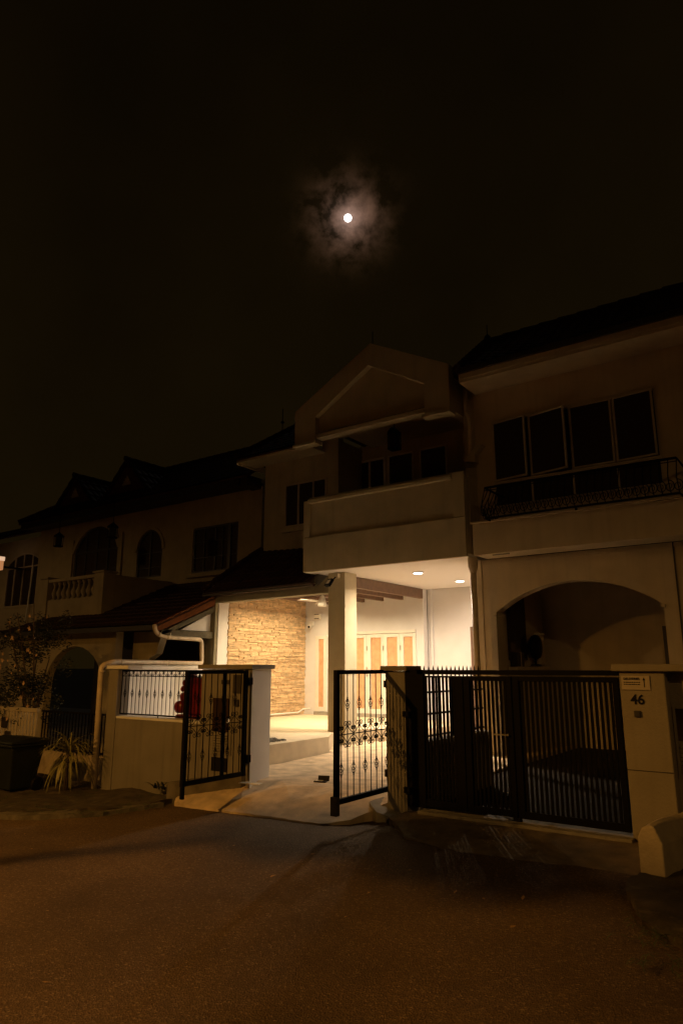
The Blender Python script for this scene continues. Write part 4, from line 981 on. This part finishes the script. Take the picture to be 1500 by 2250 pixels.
tufts(420, lambda: random.uniform(-12.5, -7.3), lambda: random.uniform(5.3, 7.0), lambda x, y: max(gz(x), -.32)+.05, .03, .09)
tufts(900, lambda: random.uniform(-1.3, 1.2), lambda: random.uniform(4.2, 7.0), lambda x, y: gz(x)+.04, .05, .14)
tag(GR.build('grass', GRASS), 'sparse short grass tufts on the verges', 'grass', kind='stuff')

def leafcloud(m, c, rad, n, size, flat=1):
    for i in range(n):
        while True:
            p = Vector((random.uniform(-1, 1), random.uniform(-1, 1), random.uniform(-1, 1)))
            if p.length <= 1: break
        p = Vector(c) + Vector((p.x*rad[0], p.y*rad[1], p.z*rad[2]))
        a, b = random.uniform(0, 6.28), random.uniform(-1, 1); s_ = size*random.uniform(.6, 1.3)
        u = Vector((math.cos(a), math.sin(a), b*.6)).normalized(); v_ = u.orthogonal().normalized(); v_.rotate(Matrix.Rotation(random.uniform(0, 6.28), 3, u))
        m.add([p-u*s_, p+v_*s_*.45, p+u*s_, p-v_*s_*.45], [(0, 1, 2, 3)])
FB = thing('flowering_bush', (-13.2, 7.9, -.3), 'tall flowering bush with pale orange blooms at the left edge', 'bush')
m = MB()
for i in range(9):
    a_ = i*.7; top = Vector((-13.35+.55*math.cos(a_), 7.8+.4*math.sin(a_), 1.4+.18*i)); m.tube([(-13.2, 7.9, -.3), (-13.25+.15*math.cos(a_), 7.9, .6), top], [.035, .025, .008], 6)
m.build('stems', BARK, FB)
m = MB()
for i in range(46):
    c_ = (-13.35+random.uniform(-.75, .75), 7.8+random.uniform(-.45, .45), 1.6+random.uniform(-.95, .95)); leafcloud(m, c_, (.24, .2, .22), 150, .030)
m.build('leaves', LEAF, FB)
for i in range(46):
    c_ = Vector((-13.3+random.uniform(-.9, .85), 7.45+random.uniform(-.25, .25), 1.5+random.uniform(-.9, 1.15))); m = MB(); s0 = random.uniform(.018, .045); t0 = random.uniform(0, 1)
    for q in range(5):
        a_ = q*1.256+t0; s_ = s0; u = Vector((math.cos(a_), -.5*random.random(), math.sin(a_)))*s_; v_ = Vector((-math.sin(a_), 0, math.cos(a_)))*s_*.5
        m.add([c_, c_+u*.6+v_, c_+u*1.3, c_+u*.6-v_], [(0, 1, 2, 3)])
    m.build('bloom', FLOWER, FB)


# ------------------------------------------------------------------ small things
SH = thing('flip_phone_case', (-5.93, 7.80, .1), 'small open black case with pale inside lying on the driveway', 'case'); SH.name = 'open_case'
zz = drive_z(-5.93, 7.8)
MB().obox((-5.93, 7.80, zz+.012), (.17, .10, .016), R(20)).build('base', BLK, SH, bevel=.004)
MB().obox((-5.945, 7.79, zz+.0225), (.10, .05, .004), R(20)).build('lining', PAINT, SH)
MB().obox((-5.915, 7.85, zz+.045), (.16, .012, .07), R(20), R(-25)).build('lid', BLK, SH, bevel=.003)
first = None
LV = [(-5.45, 4.71), (-6.79, 4.20), (-3.96, 4.58), (-3.52, 3.95), (-2.53, 4.97), (-2.29, 4.93), (-2.06, 5.09), (-3.06, 4.63), (-3.66, 2.42), (-4.1, 5.3), (-5.0, 5.2), (-7.6, 4.6), (-2.9, 4.1), (-4.75, 3.1), (-2.1, 3.9), (-5.9, 3.3), (-3.1, 5.3), (-1.9, 4.5)]
for i, (x, y) in enumerate(LV):
    if first is None:
        me = MB().add([(-.03, 0, 0), (-.01, .014, .006), (.015, .012, .004), (.034, 0, .010), (.012, -.013, .009), (-.012, -.012, .004)], [(0, 5, 1), (1, 5, 4, 2), (2, 4, 3)])
        first = me.build('dry_leaf', DRY); o = first
    else: o = link(first.copy())
    o.location = (x, y, gz(x) + .4*hills(x, y) + .006); o.rotation_euler = (random.uniform(-.2, .2), random.uniform(-.2, .2), random.uniform(0, 6.28)); s_ = random.uniform(.45, .9); o.scale = (s_, s_, s_)
    tag(o, 'small dry fallen leaf lying on the asphalt road', 'leaf', 'dry leaves scattered on the road')

mn = MB().lathe((0, 0, 0), [(.001, -2.1)] + [(2.1*math.cos(a_), 2.1*math.sin(a_)) for a_ in [math.pi*(i/16-.5) for i in range(1, 16)]] + [(.001, 2.1)], 32).build('moon', MOONM, smooth=True)
mn.location = Vector((0, 0, 1.6)) + MOON*400; tag(mn, 'bright full moon shining through broken cloud', 'moon')

# ------------------------------------------------------------------ the street lamp that lights the road, across the street behind the camera
SL = thing('pole_lamp', (-8.1, -2.9, -.3), 'tall grey street lamp across the road', 'street lamp')
MB().tube([(-8.1, -2.9, -.4), (-8.1, -2.9, 3), (-8.1, -2.9, 5.1)], [.09, .07, .05], 12).build('pole', STEEL, SL, smooth=True)
m = MB(); m.tube(fillet([(-8.1, -2.9, 5.0), (-8.1, -2.9, 5.3), (-7.9, -2.2, 5.32)], .2), .035, 8); m.build('arm', STEEL, SL, smooth=True)
o = MB().box(-7.96, -7.68, -2.3, -1.75, 5.20, 5.30).build('head', STEEL, SL, bevel=.03)
MB().box(-7.92, -7.72, -2.1, -1.8, 5.185, 5.198).build('diffuser', emit('sodium_lamp', (1, .40, .08), 20), SL)
d = bpy.data.lights.new('pole_light', 'SPOT'); d.energy = 1420; d.color = (1, .45, .075); d.shadow_soft_size = .09; d.spot_size = R(174); d.spot_blend = .35
o = link(bpy.data.objects.new('pole_light', d)); o.location = (-7.8, -2.0, 5.12)
# street tree behind the camera: its low flat branch shades the road in front of the gates
TR = thing('street_tree', (-8.6, -1.6, -.2), 'flat crowned street tree on the near side of the road', 'tree')
m = MB(); m.tube([(-8.6, -1.6, -.3), (-8.55, -1.55, 1.2), (-8.35, -1.3, 2.2), (-7.8, -.4, 3.1), (-7.0, .35, 3.5), (-5.0, .4, 3.57)], [.12, .10, .075, .05, .03, .012], 10)
m.build('trunk', BARK, TR, smooth=True)
m = MB()
for i in range(16): leafcloud(m, Vector((random.uniform(-5.8, -4.9), random.uniform(-.15, .45), 3.56+random.gauss(0, .03))), (.22, .14, .06), 30, .045)
for i in range(70):
    c_ = Vector((random.uniform(-7.2, -6.12), random.uniform(.14, .66), 3.585+random.gauss(0, .02))); leafcloud(m, c_, (.22, .12, .05), 34, .04)
m.build('crown', LEAF, TR)

# added lamp, out of view to the right, brightens the right house facade
FILL_R = thing('pole_lamp', (10.5, -8.3, 0), 'added grey fill lamp out of view to the right, brightening the right house', 'street lamp')
MB().tube([(10.5, -8.3, -.2), (10.5, -8.3, 4), (10.5, -8.3, 8.2)], [.09, .07, .05], 12).build('pole', STEEL, FILL_R, smooth=True)
MB().tube(fillet([(10.5, -8.3, 8.1), (10.5, -8.3, 8.5), (10.3, -7.4, 8.6)], .2), .035, 8).build('arm', STEEL, FILL_R, smooth=True)
MB().box(10.2, 10.5, -7.6, -7.0, 8.50, 8.60).build('head', STEEL, FILL_R, bevel=.03)
d = bpy.data.lights.new('pole_light', 'SPOT'); d.energy = 1000; d.color = (1, .55, .17); d.shadow_soft_size = .12; d.spot_size = R(176); d.spot_blend = .3
o = link(bpy.data.objects.new('pole_light', d)); o.location = (10.35, -7.3, 8.46)

FILL_L = thing('pole_lamp', (-24.5, .2, -.5), 'added grey fill lamp out of view to the left, brightening the neighbour house', 'street lamp')  # lamp added out of view to lift the neighbour's facade at left
MB().tube([(-24.5, .2, -.6), (-24.5, .2, 4), (-24.5, .2, 6.6)], [.09, .07, .05], 12).build('pole', STEEL, FILL_L, smooth=True)
MB().tube(fillet([(-24.5, .2, 6.5), (-24.5, .2, 6.9), (-24.3, .9, 7.0)], .2), .035, 8).build('arm', STEEL, FILL_L, smooth=True)
MB().box(-24.5, -24.2, .8, 1.4, 6.9, 7.0).build('head', STEEL, FILL_L, bevel=.03)
d = bpy.data.lights.new('pole_light', 'SPOT'); d.energy = 400; d.color = (1, .55, .19); d.shadow_soft_size = .12; d.spot_size = R(178); d.spot_blend = .2
o = link(bpy.data.objects.new('pole_light', d)); o.location = (-24.3, 1.1, 6.85)
